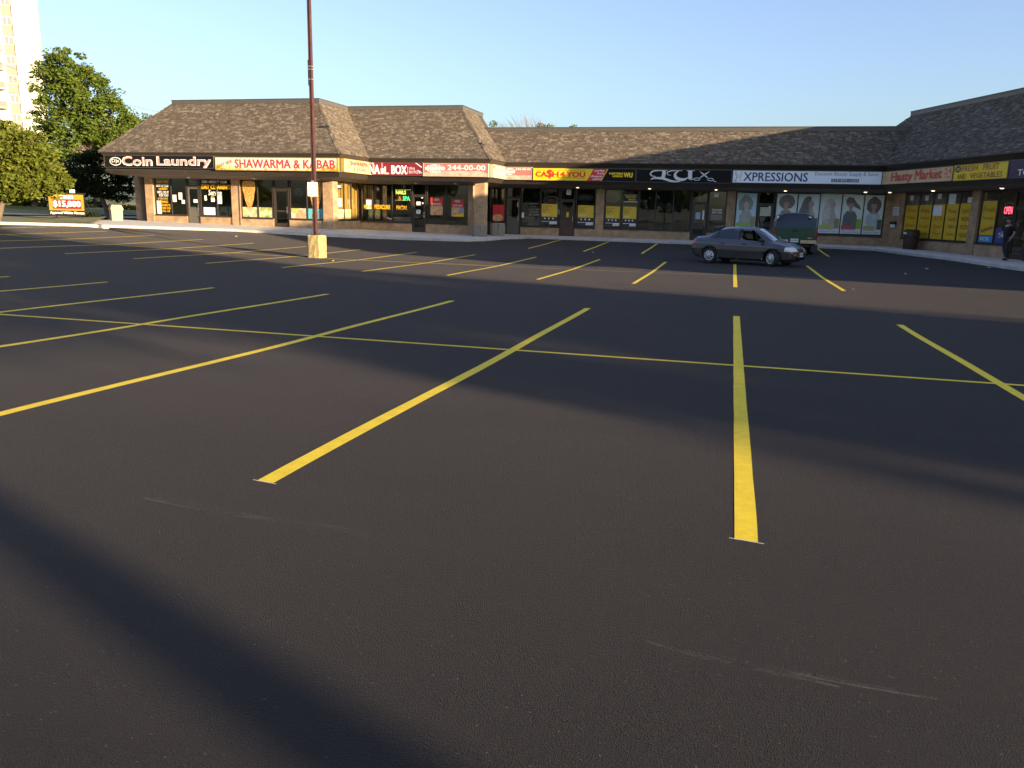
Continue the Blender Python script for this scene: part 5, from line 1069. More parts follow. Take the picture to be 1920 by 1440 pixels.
# ---- grey sedan
CPOS = V((.66, 34.0)); CH = math.atan2(-1.05, 2.35)
CZ = (gzt(-.6, 34.5) + gzt(1.8, 33.5)) / 2
CAR = empty('sedan_car', (CPOS.x, CPOS.y, CZ), CH, 'dark grey four-door sedan crossing the lot with its front window open', 'car'); LOCALS.add(CAR.name)
M_PAINT = mat('car_paint_grey', (.105, .105, .108), .24, metal=.6, coat=.8)
T = [ # x, zb, wS, zM, wM, zB, wB, zR, wR
 (-2.24, .42, .50, .56, .60, .70, .56, .72, .45), (-2.17, .33, .68, .55, .76, .84, .66, .90, .55), (-2.05, .28, .76, .56, .82, .95, .70, 1.00, .58), (-1.85, .24, .80, .56, .845, .985, .735, 1.045, .58), (-1.60, .22, .815, .57, .85, .985, .75, 1.075, .57), (-1.45, .21, .82, .57, .855, .98, .76, 1.11, .56),
 (-1.15, .20, .82, .57, .855, .97, .765, 1.28, .55), (-.85, .20, .82, .57, .855, .96, .77, 1.385, .55), (-.45, .20, .82, .56, .86, .95, .775, 1.425, .56), (0, .20, .82, .56, .86, .94, .78, 1.43, .57), (.35, .20, .82, .56, .86, .93, .78, 1.405, .565), (.62, .20, .82, .56, .86, .92, .78, 1.325, .56), (.95, .20, .82, .56, .86, .905, .775, 1.15, .56), (1.22, .20, .82, .56, .86, .885, .765, .985, .57),
 (1.40, .21, .82, .56, .855, .865, .755, .945, .55), (1.70, .22, .815, .56, .845, .82, .73, .885, .52), (1.95, .24, .79, .55, .82, .755, .69, .815, .48), (2.10, .27, .72, .53, .75, .69, .62, .735, .44), (2.20, .31, .60, .51, .64, .62, .53, .655, .38), (2.25, .38, .45, .50, .50, .57, .42, .585, .30)]
T = [((1.4 + (a - 1.4) * .90) if a > 1.4 else ((-1.4 + (a + 1.4) * .92) if a < -1.4 else a), b_, c_, d_, e_, f_, g_, h_ + max(0, h_ - .95) * .12, i_) for a, b_, c_, d_, e_, f_, g_, h_, i_ in T]
WX = (-1.27, 1.32); WR = .315
def cls_car(x, y, z, seg, fr):
    for wx in WX:
        if seg <= 3 and (x - wx) ** 2 + (z - .315) ** 2 < .365 ** 2 and abs(y) > .3: return None
        if seg <= 1 and abs(x - wx) < .36 and abs(y) > .3: return None
    sd = 'l' if y > 0 else 'r'
    if seg == 4 and .06 < fr < .95:
        zz = z
        if -.98 < x < -.14 and x > -1.42 + (zz - .96) * 1.05: return 'rw' + sd
        if -.04 < x < .98 and x < 1.02 - (zz - .9) * 1.35 : return ('fw' + sd) if sd == 'l' else None
        if -1.34 < x < -1.03 and x > -1.42 + (zz - .96) * 1.05: return 'qw' + sd
        if -1.03 <= x <= -.98 and x > -1.4 + (zz - .96) * 1.05: return 'pil' + sd
        if -.14 <= x <= -.04: return 'pib' + sd
    if seg >= 5 and (abs(y) < .50):
        if .44 < x < 1.19: return 'ws'
        if -1.50 < x < -.90: return 'rg'
    if x > 1.79 and .60 < z < .755 and abs(y) > .36 and x > 2.08 - (abs(y) - .36) * .75: return 'hl' + sd
    if x < -1.93 and .66 < z < .93 and abs(y) > .47: return 'tl' + sd
    if seg >= 4 and x > 2.05 and .59 < z < .668 and abs(y) < .27 - (z - .63) ** 2 * 40: return 'gr'
    if x > 2.03 and .30 < z < .42 and abs(y) < .52: return 'in'
    if x > 2.0 and .44 < z < .50 and .5 < abs(y) < .66: return 'am' + sd
    return 'body'
PR = {'body': ('body', M_PAINT), 'ws': ('windscreen', M_CGLASS), 'rg': ('rear_window', M_DGLASS), 'gr': ('grille', M_TRIM), 'in': ('intake', M_TRIM)}
for s_ in 'lr': PR.update({'rw' + s_: ('side_window', M_CGLASS), 'fw' + s_: ('side_window', M_CGLASS), 'qw' + s_: ('side_window', M_DGLASS), 'pil' + s_: ('door_pillar', M_TRIM), 'pib' + s_: ('door_pillar', M_TRIM), 'hl' + s_: ('headlight', M_LENS), 'tl' + s_: ('tail_light', M_TAIL), 'am' + s_: ('marker_light', M_AMBER)})
shell(T, 290, cls_car, PR, CAR)
for wx in WX:
    for sg in (-1, 1): wheel(CAR, wx, sg * .76, WR, .2, -.42 if wx > 0 else 0)
    for sg in (-1, 1):                   # wheel-arch liner and lip
        b = MB(); lip = MB(); n = 22
        for i in range(n):
            a0, a1 = R_(-12) + R_(204) * i / n, R_(-12) + R_(204) * (i + 1) / n
            for q, r0 in ((b, .372),):
                p = [V((wx + r0 * math.cos(a), sg * y, .315 + r0 * math.sin(a))) for a, y in ((a0, .42), (a1, .42), (a1, .835), (a0, .835))]; q.poly(p)
            p = [V((wx + rr * math.cos(a), sg * y, .315 + rr * math.sin(a))) for a, rr, y in ((a0, .355, .846), (a1, .355, .846), (a1, .395, .862), (a0, .395, .862))]; lip.poly(p)
        b.build('wheel_arch', M_TRIM, CAR); lip.build('arch_lip', M_PAINT, CAR)
for sg in (-1, 1):
    MB().hexa([(x, sg * y, z) for x, y, z in ((-1.0, .865, .50), (.92, .868, .50), (.92, .85, .50), (-1.0, .85, .50), (-1.0, .862, .545), (.92, .865, .545), (.92, .85, .545), (-1.0, .85, .545))]).build('side_moulding', M_TRIM, CAR)
    for x in (-.72, .16): MB().hexa([(x + a, sg * y, z) for a, y, z in ((-.09, .872, .79), (.09, .875, .785), (.09, .83, .785), (-.09, .83, .79), (-.08, .865, .83), (.08, .868, .825), (.08, .82, .825), (-.08, .82, .83))]).build('door_handle', M_TRIM, CAR)
    MB().ico((.86, sg * .90, .98), .07, .10, .075).build('wing_mirror', M_TRIM, CAR, smooth=True)
    for x0, x1, z1 in ((-.09, -.09, .93), (.90, .96, .88), (-.95, -1.0, .95)):
        MB().hexa([(x0 - .006, sg * .862, .28), (x0 + .006, sg * .862, .28), (x0 + .006, sg * .84, .28), (x0 - .006, sg * .84, .28), (x1 - .006, sg * .80, z1), (x1 + .006, sg * .80, z1), (x1 + .006, sg * .76, z1), (x1 - .006, sg * .76, z1)]).build('door_seam', M_TRIM, CAR)
MB().box((-1.9, -.6, .18), (1.9, .6, .3)).build('underbody', M_TRIM, CAR)
MB().hexa([(2.01, -.70, .30), (2.01, .70, .30), (1.95, .72, .30), (1.95, -.72, .30), (2.07, -.66, .335), (2.07, .66, .335), (1.95, .72, .34), (1.95, -.72, .34)]).build('bumper_lip', M_TRIM, CAR)
for y in (-.36, .36):
    MB().box((-.12, y - .24, .3), (.38, y + .24, .52)).build('seat', M_SEAT, CAR); MB().hexa([(-.30, y - .23, .5), (-.12, y - .23, .5), (-.12, y + .23, .5), (-.30, y + .23, .5), (-.48, y - .18, 1.08), (-.36, y - .18, 1.08), (-.36, y + .18, 1.08), (-.48, y + .18, 1.08)]).build('seat_back', M_SEAT, CAR); MB().box((-.47, y - .11, 1.1), (-.38, y + .11, 1.27)).build('head_rest', M_SEAT, CAR)
MB().box((.85, -.66, .62), (1.2, .66, .86)).build('dashboard', M_TRIM, CAR); MB().box((-1.2, -.6, .3), (-.65, .6, .55)).build('rear_seat', M_SEAT, CAR); MB().box((-1.3, -.6, .55), (-1.15, .6, 1.0)).build('rear_seat', M_SEAT, CAR)
o, pf = plate(CAR, 2.178, -.02, .47, 0, '', .30, .155); LOCF = pf
text('BEZF 218', pf, -.12, .12, -.035, .035, M_NAVY, o, .009, .01)
flat(pf, ell(0, .12, .055, .022, 14), .006, M_NAVY, CAR, 'badge')
MB().box((2.07, -.52, .36), (2.165, .5, .375)).build('intake_bar', M_PAINT, CAR)
# ---- green pickup with canopy
TX, TY = 2.74, 41.9; TZ = (gzt(2.7, 40) + gzt(2.7, 43.4)) / 2 + .0
TRK = empty('pickup_truck', (TX, TY, TZ), R_(90), 'dark green pickup truck with cab-high canopy parked nose-in to the shops', 'truck'); LOCALS.add(TRK.name)
M_GREEN = mat('truck_paint_green', (.004, .055, .032), .3, metal=.2, coat=.8)
TT = [(-2.78, .56, .90, .80, .955, 1.20, .935, 1.225, .86), (-2.74, .54, .94, .80, .985, 1.22, .955, 1.28, .86), (-2.62, .52, .95, .80, .99, 1.22, .955, 1.58, .80), (-2.48, .50, .95, .80, .99, 1.22, .955, 1.84, .74), (-2.30, .48, .95, .80, .99, 1.22, .955, 1.885, .74), (-1.5, .46, .95, .80, .99, 1.22, .955, 1.89, .74), (-.6, .45, .95, .80, .99, 1.22, .95, 1.88, .74), (.2, .45, .95, .80, .985, 1.20, .94, 1.86, .72), (.75, .45, .95, .80, .985, 1.18, .93, 1.70, .70), (1.2, .45, .95, .80, .98, 1.16, .92, 1.30, .72), (1.45, .45, .95, .80, .98, 1.14, .92, 1.22, .70), (2.3, .46, .94, .80, .96, 1.08, .88, 1.14, .66), (2.62, .48, .88, .78, .90, .98, .80, 1.02, .6), (2.74, .52, .75, .75, .78, .9, .7, .92, .5)]
def cls_tr(x, y, z, seg, fr):
    for wx in (-1.75, 1.75):
        if seg <= 3 and (x - wx) ** 2 + (z - .38) ** 2 < .46 ** 2 and abs(y) > .4: return None
        if seg <= 1 and abs(x - wx) < .45 and abs(y) > .4: return None
    if seg >= 5 and -2.72 < x < -2.5: return 'rg'
    if seg == 4 and .12 < fr < .9:
        if -2.2 < x < -.75 or -.55 < x < .0 or .08 < x < .85: return 'sw' + ('l' if y > 0 else 'r')
    if seg >= 5 and .3 < x < 1.15 and abs(y) < .62: return 'ws'
    if x > 2.6 and .8 < z < .95 and abs(y) > .45: return 'hl' + ('l' if y > 0 else 'r')
    return 'body'
shell(TT, 130, cls_tr, {'body': ('body', M_GREEN), 'rg': ('canopy_window', M_DGLASS), 'swl': ('side_window', M_DGLASS), 'swr': ('side_window', M_DGLASS), 'ws': ('windscreen', M_CGLASS), 'hll': ('headlight', M_LENS), 'hlr': ('headlight', M_LENS)}, TRK)
for wx in (-1.75, 1.75):
    for sg in (-1, 1): wheel(TRK, wx, sg * .84, .38, .26)
RF = Fr((-2.785, 0, 0), V((0, -1, 0)), V((-1, 0, 0)))
b = MB(); b.fbox(RF, -.84, .84, .70, 1.19, -.01, .012); tg = b.build('tailgate', M_GREEN, TRK); MB().fbox(RF, -.14, .14, 1.03, 1.11, .012, .03).build('tailgate_handle', M_TRIM, tg); MB().fbox(RF, -.84, .84, 1.155, 1.185, .012, .028).build('tailgate_spoiler', M_GREEN, tg)
MB().fbox(RF, -.75, -.6, .75, .78, .012, .018).build('badge', M_CHROME, tg); MB().fbox(RF, .55, .75, .75, .78, .012, .018).build('badge', M_CHROME, tg)
for sg in (-1, 1): MB().fbox(RF, sg * .905 - .055, sg * .905 + .055, .80, 1.16, -.04, .018).build('tail_light', M_TAIL, TRK)
b = MB(); b.fbox(RF, -.93, -.26, .52, .67, -.05, .12).fbox(RF, .26, .93, .52, .67, -.05, .12); bp = b.build('rear_bumper', M_CHROME, TRK); MB().fbox(RF, -.26, .26, .5, .60, -.05, .10).build('bumper_step', M_TRIM, TRK)
o, pf = plate(TRK, -2.885, 0, .64, math.pi, '', .34, .16); text('AE 28783', pf, -.14, .14, -.04, .04, M_NAVY, o, .009, .01)
MB().box((-2.6, -.7, .35), (2.3, .7, .52)).build('underbody', M_TRIM, TRK); MB().tube([(-2.8, -.05, .42), (-2.5, -.05, .42)], .035, 8).build('tow_hitch', M_TRIM, TRK)
MB().fbox(RF, -.82, -.74, 1.62, 1.72, -.16, -.10).build('window_sticker', M_PAPER, TRK); MB().fbox(RF, .55, .65, 1.66, 1.72, -.17, -.11).build('window_sticker', M_PAPER, TRK)
for sg in (-1, 1): MB().cbox((.85, sg * 1.10, 1.22), .12, .2, .18).build('wing_mirror', M_TRIM, TRK)
for sg in (-1, 1): MB().cbox((-2.68, sg * .9, .12), .03, .28, .35).build('mud_flap', M_TRIM, TRK)
# ================================================================ people
SKINQ = []
def skin(name, V_, E, R, m, parent, sub=2, root=0): SKINQ.append((name, V_, E, R, m, parent, sub, root))
def flush_skin():
    tmp = []
    for name, V_, E, R, m, parent, sub, root in SKINQ:
        me = bpy.data.meshes.new(name); me.from_pydata(V_, E, []); me.update(); o = bpy.data.objects.new(name, me); COL.objects.link(o)
        md = o.modifiers.new('s', 'SKIN'); md.use_smooth_shade = True
        if not me.skin_vertices:
            bm = bmesh.new(); bm.from_mesh(me); bm.verts.layers.skin.verify(); bm.to_mesh(me); bm.free()
        for i, sv in enumerate(me.skin_vertices[0].data):
            q = R[i]; sv.radius = q if isinstance(q, tuple) else (q, q); sv.use_root = (i == root)
        sd = o.modifiers.new('d', 'SUBSURF'); sd.levels = sub; sd.render_levels = sub; tmp.append(o)
    bpy.context.view_layer.update(); dg = bpy.context.evaluated_depsgraph_get()
    ms = [bpy.data.meshes.new_from_object(o.evaluated_get(dg)) for o in tmp]
    for q, o, me in zip(SKINQ, tmp, ms):
        bpy.data.objects.remove(o); me.materials.clear(); me.materials.append(q[4]); me.polygons.foreach_set('use_smooth', [True] * len(me.polygons)); me.name = q[0]
        n = bpy.data.objects.new(q[0], me); COL.objects.link(n); attach(n, q[5])
M_SKIN = mat('skin', (.42, .26, .19), .55); M_HAIR = mat('dark_hair', (.02, .016, .014), .8); M_SHIRT = mat('black_tshirt', (.014, .014, .016), .9, var=.2); M_PANTS = mat('dark_trousers', (.02, .02, .022), .9, var=.2); M_SHOE = mat('shoe_black', (.012, .012, .012), .6)
def chain(vs, es, rs, start, pts):
    p = start
    for q, r in pts: vs.append(q); rs.append(r); es.append((p, len(vs) - 1)); p = len(vs) - 1
    return p
def hand(vs, es, rs, wrist, w_pos, d, side, palm_n):
    """palm, four fingers and a thumb growing from the wrist along d"""
    d = V(d).normalized(); pn = V(palm_n).normalized(); sd = d.cross(pn).normalized() * side
    pc = V(w_pos) + d * .05; ip = chain(vs, es, rs, wrist, [(tuple(pc), .026), (tuple(pc + d * .04), (.034, .018))])
    for k, L in enumerate((.065, .075, .07, .055)):
        o = sd * (-.028 + .0187 * k); a = pc + d * .06 + o
        chain(vs, es, rs, ip, [(tuple(a), .0095), (tuple(a + d * L * .55 + pn * .012), .009), (tuple(a + d * L * .85 + pn * .035), .008)])
    chain(vs, es, rs, ip - 1, [(tuple(pc - sd * .036 + d * .005), .011), (tuple(pc - sd * .055 + d * .035 + pn * .01), .0095), (tuple(pc - sd * .05 + d * .062 + pn * .022), .0085)])
def head(parent, c, yaw, m=M_SKIN, cap=False, hairm=M_HAIR, glasses=False):
    c = V(c); R = Matrix.Rotation(yaw, 3, 'Z')
    def L(p): return c + R @ V(p)
    b = MB(); bm = bmesh.new(); bmesh.ops.create_icosphere(bm, subdivisions=3, radius=1)
    for v in bm.verts:
        x, y, z = v.co; w_ = .074 * (1 - .22 * max(-z, 0) ** 1.5); q = V((x * .094 * (1 - .08 * max(-z, 0)), y * w_, z * .118))
        if x > 0 and abs(y) < .25 and -.35 < z < .1: q.x += .018 * (1 - abs(y) / .25) * (1 - abs(z + .13) / .25 if abs(z + .13) < .25 else 0)
        if x > .55 and z < -.75: q.x += .010
        v.co = q
    base = len(b.v); b.v += [L(v.co) for v in bm.verts]; b.f += [tuple(v.index for v in f.verts) for f in bm.faces]; bm.free()
    h = b.build('head', m, parent, smooth=True)
    for s_ in (-1, 1):
        MB().ico(L((.0, s_ * .076, -.01)), .016, .012, .03, 1).build('ear', m, parent, smooth=True); MB().ico(L((.083, s_ * .031, .012)), .008, .011, .007, 1).build('eye', M_WHITE if not glasses else M_BLACK, parent, smooth=True)
    MB().ico(L((.088, 0, -.058)), .007, .024, .006, 1).build('mouth', mat('lip', (.33, .13, .11), .6), parent, smooth=True)
    hb = MB(); bm = bmesh.new(); bmesh.ops.create_icosphere(bm, subdivisions=3, radius=1); keep = {}
    for v in bm.verts:
        x, y, z = v.co; v.co = V((x * .101 - .006, y * .082, z * .125 + .004))
    dl = [f for f in bm.faces if (f.calc_center_median().z < .035 and f.calc_center_median().x > -.01) or f.calc_center_median().z < -.07]
    bmesh.ops.delete(bm, geom=dl, context='FACES'); bm.verts.index_update(); hb.v = [L(v.co) for v in bm.verts]; hb.f = [tuple(v.index for v in f.verts) for f in bm.faces]; bm.free(); hb.build('hair', hairm, parent, smooth=True)
    if cap: b = MB(); b.poly([L((.06, -.07, .055)), L((.175, -.045, .045)), L((.19, 0, .047)), L((.175, .045, .045)), L((.06, .07, .055)), L((.05, 0, .075))]); b.build('cap_peak', hairm, parent)
    if glasses: b = MB(); b.poly([L((.098, -.06, .028)), L((.098, .06, .028)), L((.096, .055, -.004)), L((.096, -.055, -.004))]); b.build('sunglasses', M_BLACK, parent)
def man(loc, face):
    e = empty('person', loc, face, 'man in black T-shirt and dark trousers walking past the corner shop', 'person'); LOCALS.add(e.name)
    sh, hp = 1.46, .94
    legs = {1: ((.0, .09, .90), (.10, .09, .50), (-.02, .09, .09), (.13, .10, .035)), -1: ((.0, -.09, .90), (-.02, -.10, .50), (-.24, -.10, .12), (-.12, -.11, .035))}
    arms = {1: ((.0, .19, 1.42), (-.05, .25, 1.15), (.10, .24, .93)), -1: ((.0, -.19, 1.42), (.04, -.25, 1.15), (.24, -.19, 1.02))}
    vs = [(0, 0, hp)]; rs = [(.15, .11)]; es = []
    ch = chain(vs, es, rs, 0, [((.0, 0, 1.10), (.15, .105)), ((.015, 0, 1.28), (.165, .115)), ((.0, 0, 1.42), (.15, .09)), ((.01, 0, 1.50), .055), ((.03, 0, 1.56), .05)])
    top = 3
    for s_ in (1, -1):
        a = arms[s_]; k = chain(vs, es, rs, top, [(a[0], .052), (tuple(V(a[0]).lerp(V(a[1]), .5)), .047), (a[1], .040), (tuple(V(a[1]).lerp(V(a[2]), .5)), .038), (a[2], .027)])
        hand(vs, es, rs, k, a[2], V(a[2]) - V(a[1]), s_, (.6, -s_ * .8, 0))
        g = legs[s_]; chain(vs, es, rs, 0, [(g[0], .088), (tuple(V(g[0]).lerp(V(g[1]), .5)), .075), (g[1], .058), (tuple(V(g[1]).lerp(V(g[2]), .4)), .056), (g[2], .040), (g[3], .035)])
    skin('body', vs, es, rs, M_SKIN, e)
    vs, es, rs = [(0, 0, .80)], [], [(.20, .16)]
    chain(vs, es, rs, 0, [((.0, 0, 1.08), (.20, .155)), ((.015, 0, 1.28), (.205, .15)), ((.0, 0, 1.42), (.18, .11)), ((.005, 0, 1.475), (.075, .07))])
    for s_ in (1, -1):
        a = arms[s_]; chain(vs, es, rs, 3, [(a[0], .068), (tuple(V(a[0]).lerp(V(a[1]), .45)), .070), (tuple(V(a[0]).lerp(V(a[1]), .8)), .072)])
    skin('tshirt', vs, es, rs, M_SHIRT, e)
    vs, es, rs = [(0, 0, .98)], [], [(.16, .12)]; chain(vs, es, rs, 0, [((0, 0, .90), (.165, .13))])
    for s_ in (1, -1):
        g = legs[s_]; chain(vs, es, rs, 1, [((g[0][0], g[0][1], g[0][2] - .06), .098), (tuple(V(g[0]).lerp(V(g[1]), .5)), .09), (g[1], .076), (tuple(V(g[1]).lerp(V(g[2]), .5)), .075), (tuple(V(g[1]).lerp(V(g[2]), .97)), .072)])
    skin('trousers', vs, es, rs, M_PANTS, e)
    for s_ in (1, -1):
        g = legs[s_]; h_ = V(g[2]); t_ = V(g[3]); b = MB(); b.ico(((h_.x + t_.x) / 2 + .02, t_.y, .045), .145, .052, .045, 2); b.build('shoe', M_SHOE, e, smooth=True)
    head(e, (.045, 0, 1.655), .25, cap=True, hairm=mat('cap_black', (.012, .012, .014), .9))
man((11.22, 38.6, -1.605), R_(215))
def passenger():
    e = empty('person', (0, 0, 0), 0, 'person with sunglasses and pale grey shirt sitting in the front of the grey sedan', 'person'); LOCALS.add(e.name)
    e.location = CAR.location; e.rotation_euler = CAR.rotation_euler; oy = -.36
    M_PALE = mat('grey_shirt', (.34, .33, .35), .8)
    A = {-1: ((-.22, oy - .17, 1.0), (-.05, oy - .36, .93), (.30, oy - .34, .92)), 1: ((-.22, oy + .17, 1.0), (-.02, oy + .2, .80), (.26, oy + .06, .82))}
    for part in (0, 1):
        vs, es, rs = [(-.12, oy, .56)], [], [(.15, .12)]; ad = .014 * part
        chain(vs, es, rs, 0, [((-.18, oy, .76), (.15 + ad, .11 + ad)), ((-.23, oy, .98), (.15 + ad, .10 + ad)), ((-.22, oy, 1.06), .055 + ad)])
        if not part: chain(vs, es, rs, 3, [((-.2, oy, 1.13), .05)])
        for s_ in (1, -1):
            a = A[s_]; k = chain(vs, es, rs, 2, [(a[0], .055 + ad), (tuple(V(a[0]).lerp(V(a[1]), .5)), .048 + ad), (a[1], .042 + ad)] + ([(tuple(V(a[1]).lerp(V(a[2]), .5)), .038), (a[2], .027)] if not part else [(tuple(V(a[1]).lerp(V(a[2]), .6)), .05)]))
            if not part: hand(vs, es, rs, k, a[2], V(a[2]) - V(a[1]), s_, (0, 0, -1))
        if not part:
            for s_ in (1, -1): chain(vs, es, rs, 0, [((0, oy + s_ * .09, .58), .085), ((.36, oy + s_ * .1, .62), .062), ((.58, oy + s_ * .1, .34), .045), ((.68, oy + s_ * .1, .30), .035)])
        skin('body' if not part else 'shirt', vs, es, rs, M_SKIN if not part else M_PALE, e)
    head(e, (-.17, oy, 1.225), -.5, glasses=True)
passenger()
# ================================================================ trees and shrubs
M_BARK = mat('bark', (.11, .085, .06), .95, var=.3, vscale=8, bump=.8, bscale=18)
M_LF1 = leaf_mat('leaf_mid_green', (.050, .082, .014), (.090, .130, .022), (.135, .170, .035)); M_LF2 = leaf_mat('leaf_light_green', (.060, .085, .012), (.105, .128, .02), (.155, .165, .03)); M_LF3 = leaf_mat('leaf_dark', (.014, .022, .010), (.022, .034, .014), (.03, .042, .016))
def leaves(b, c, rad, n, size, r, flatn=.5):
    for _ in range(n):
        while True:
            p = V((r.uniform(-1, 1), r.uniform(-1, 1), r.uniform(-1, 1)))
            if p.length <= 1: break
        p = V((c[0] + p.x * rad[0], c[1] + p.y * rad[1], c[2] + p.z * rad[2]))
        a = V((r.gauss(0, 1), r.gauss(0, 1), r.gauss(0, flatn))).normalized(); t = a.cross(V((r.gauss(0, 1), r.gauss(0, 1), r.gauss(0, 1)))).normalized(); q = a.cross(t); s = size * r.uniform(.6, 1.3)
        i = len(b.v); b.v += [p - a * s, p + t * s * .45 + q * s * .1, p + a * s, p - t * s * .45 + q * s * .1]; b.f.append((i, i + 1, i + 2, i + 3))
def tree(name, base, blobs, nclump, nleaf, size, m, label, cat='tree', group=None, tr=.18, seed=1, clump=.55, limbs=6, trunk_top=None, spread=0):
    r = random.Random(seed); base = V(base); e = empty(name, base, 0, label, cat, group); b = MB(); vol = [q[3] * q[4] * q[5] for q in blobs]; tot = sum(vol); cl = []
    for k, q in enumerate(blobs):
        for _ in range(max(3, int(nclump * vol[k] / tot))):
            while True:
                p = V((r.uniform(-1, 1), r.uniform(-1, 1), r.uniform(-1, 1)))
                if .25 < p.length <= 1: break
            p = p.normalized() * (p.length ** .5); c = V((q[0] + p.x * q[3], q[1] + p.y * q[4], q[2] + p.z * q[5])); cl.append(c)
            cs = clump * r.uniform(.6, 1.4); leaves(b, c, (cs, cs, cs * .6), int(nleaf * r.uniform(.6, 1.3)), size, r)
    b.build('crown', m, e)
    w = MB(); top = V(trunk_top) if trunk_top else V((sum(q[0] for q in blobs) / len(blobs), sum(q[1] for q in blobs) / len(blobs), min(q[2] - q[5] * .3 for q in blobs)))
    mid = base.lerp(top, .5) + V((r.uniform(-.1, .1), r.uniform(-.1, .1), 0)); w.tube([base - V((0, 0, .3)), base + V((0, 0, .15)), mid, top], [tr * 1.5, tr * 1.1, tr * .9, tr * .7], 9)
    w.build('trunk', M_BARK, e, smooth=True)
    w = MB()
    for q in blobs:
        c = V(q[:3]); w.tube([top, top.lerp(c, .5) + V((r.uniform(-.2, .2), r.uniform(-.2, .2), .1)), c], [tr * .6, tr * .4, tr * .15], 6)
        for _ in range(limbs):
            t = r.choice(cl); 
            if (t - c).length < max(q[3:6]) * 1.3: st = top.lerp(c, r.uniform(.3, 1)); w.tube([st, st.lerp(t, .5) + V((0, 0, .12)), t], [tr * .25, tr * .15, tr * .05], 5)
    w.build('branches', M_BARK, e, smooth=True); return e
def at(px, py, Y): d = ray(px, py); return d * (Y / d.y)
def blob(px, py, Y, rpx, rpy, k=1): p = at(px, py, Y); s = (CR.transposed() @ p).z / 1500; return (p.x, p.y, p.z, rpx * s, rpx * s * k, rpy * s)
tree('maple_tree', (-35.75, 32.9, -1.25), [blob(8, 300, 33.4, 62, 46), blob(60, 318, 34, 50, 48), blob(-40, 310, 33, 50, 46), blob(30, 345, 33, 55, 25), blob(92, 340, 34.5, 30, 25), blob(25, 265, 33.5, 40, 22), blob(20, 360, 33.2, 45, 16), blob(-30, 355, 33, 40, 20), blob(112, 352, 34.6, 22, 16), blob(98, 305, 34.4, 18, 14), blob(66, 258, 34, 14, 10), blob(14, 240, 33.4, 12, 9), blob(118, 328, 34.6, 12, 10)], 430, 60, .12, M_LF2, 'sunlit yellow-green tree at the left edge of the picture', tr=.16, seed=4, clump=.40, trunk_top=(-35.3, 33.1, .55))
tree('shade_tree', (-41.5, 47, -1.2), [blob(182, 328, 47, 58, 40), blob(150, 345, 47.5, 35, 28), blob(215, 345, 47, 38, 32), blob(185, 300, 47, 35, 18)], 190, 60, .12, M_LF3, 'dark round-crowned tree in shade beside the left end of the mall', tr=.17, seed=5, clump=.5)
tree('ash_tree', (-68.5, 76, -1.0), [blob(128, 140, 75, 45, 42), blob(165, 185, 76, 48, 55), blob(105, 180, 75, 36, 50), blob(200, 235, 76, 50, 55), blob(140, 260, 75, 48, 48), blob(230, 270, 77, 28, 42), blob(105, 265, 75, 28, 40), blob(72, 205, 74.5, 13, 18), blob(80, 130, 74.5, 18, 22), blob(75, 235, 74.5, 16, 10)], 430, 75, .2, M_LF1, 'big sunlit green tree towering behind the left end of the roof', tr=.4, seed=6, clump=.85, limbs=9, trunk_top=(-67.5, 75.5, 3.5))
tree('lawn_tree', (-63, 62, -1.0), [blob(70, 330, 62, 55, 42), blob(20, 325, 62, 50, 48), blob(115, 345, 63, 38, 30), blob(60, 290, 62, 40, 24)], 230, 70, .18, M_LF1, 'green tree across the street filling in behind the sunlit one', tr=.25, seed=71, clump=.7)
tree('far_tree', (-62, 92, -1.0), [blob(272, 228, 92, 16, 14), blob(290, 238, 92, 20, 14)], 40, 40, .2, M_LF1, 'tip of a far tree showing just above the left hip of the roof', tr=.25, seed=8, clump=.7)
# bare crown behind the low roof
def bare_tree():
    e = empty('bare_tree', (-19, 82, -2.5), 0, 'bare twiggy treetop showing above the low middle roof', 'tree'); r = random.Random(12); w = MB(); w.tube([(-19, 82, -2.7), (-19, 82, 4)], [.3, .2], 8); w.build('trunk', M_BARK, e)
    w = MB()
    for k in range(120):
        px = r.uniform(915, 1038); f = 1 - abs(px - 980) / 75; p1 = at(px + r.uniform(-8, 8), 242 - (10 + 20 * f) * r.uniform(.4, 1.1), 82 + r.uniform(-2, 2)); p0 = V((-19 + (p1.x + 19) * .45, 82 + r.uniform(-1, 1), 4.2 + r.uniform(0, 2)))
        w.tube([p0, p0.lerp(p1, .55) + V((r.uniform(-.2, .2), 0, .2)), p1], [.035, .02, .006], 4, cap=False)
    w.tube([(-19, 82, 3.5), (-22, 82, 6)], [.15, .05], 5); w.tube([(-19, 82, 3.5), (-16, 82, 6)], [.15, .05], 5)
    w.build('branches', mat('twig', (.16, .12, .085), .95), e); b = MB()
    for px, py in ((925, 232), (1015, 236), (1030, 238), (1075, 240)): p = at(px, py, 82); leaves(b, p, (.5, .4, .35), 70, .14, r)
    b.build('crown', M_LF1, e)
bare_tree()
def shrub(px, py, Y, rpx, rpy, m, label, n=26, group='shrubs across the street', size=.13, seed=0, name='shrub'):
    q = blob(px, py, Y, rpx, rpy); tree(name, (q[0], q[1], q[2] - q[5]), [q], n, 45, size, m, label, 'shrub', group, tr=.05, seed=seed, clump=max(q[5] * .45, .25), limbs=3)
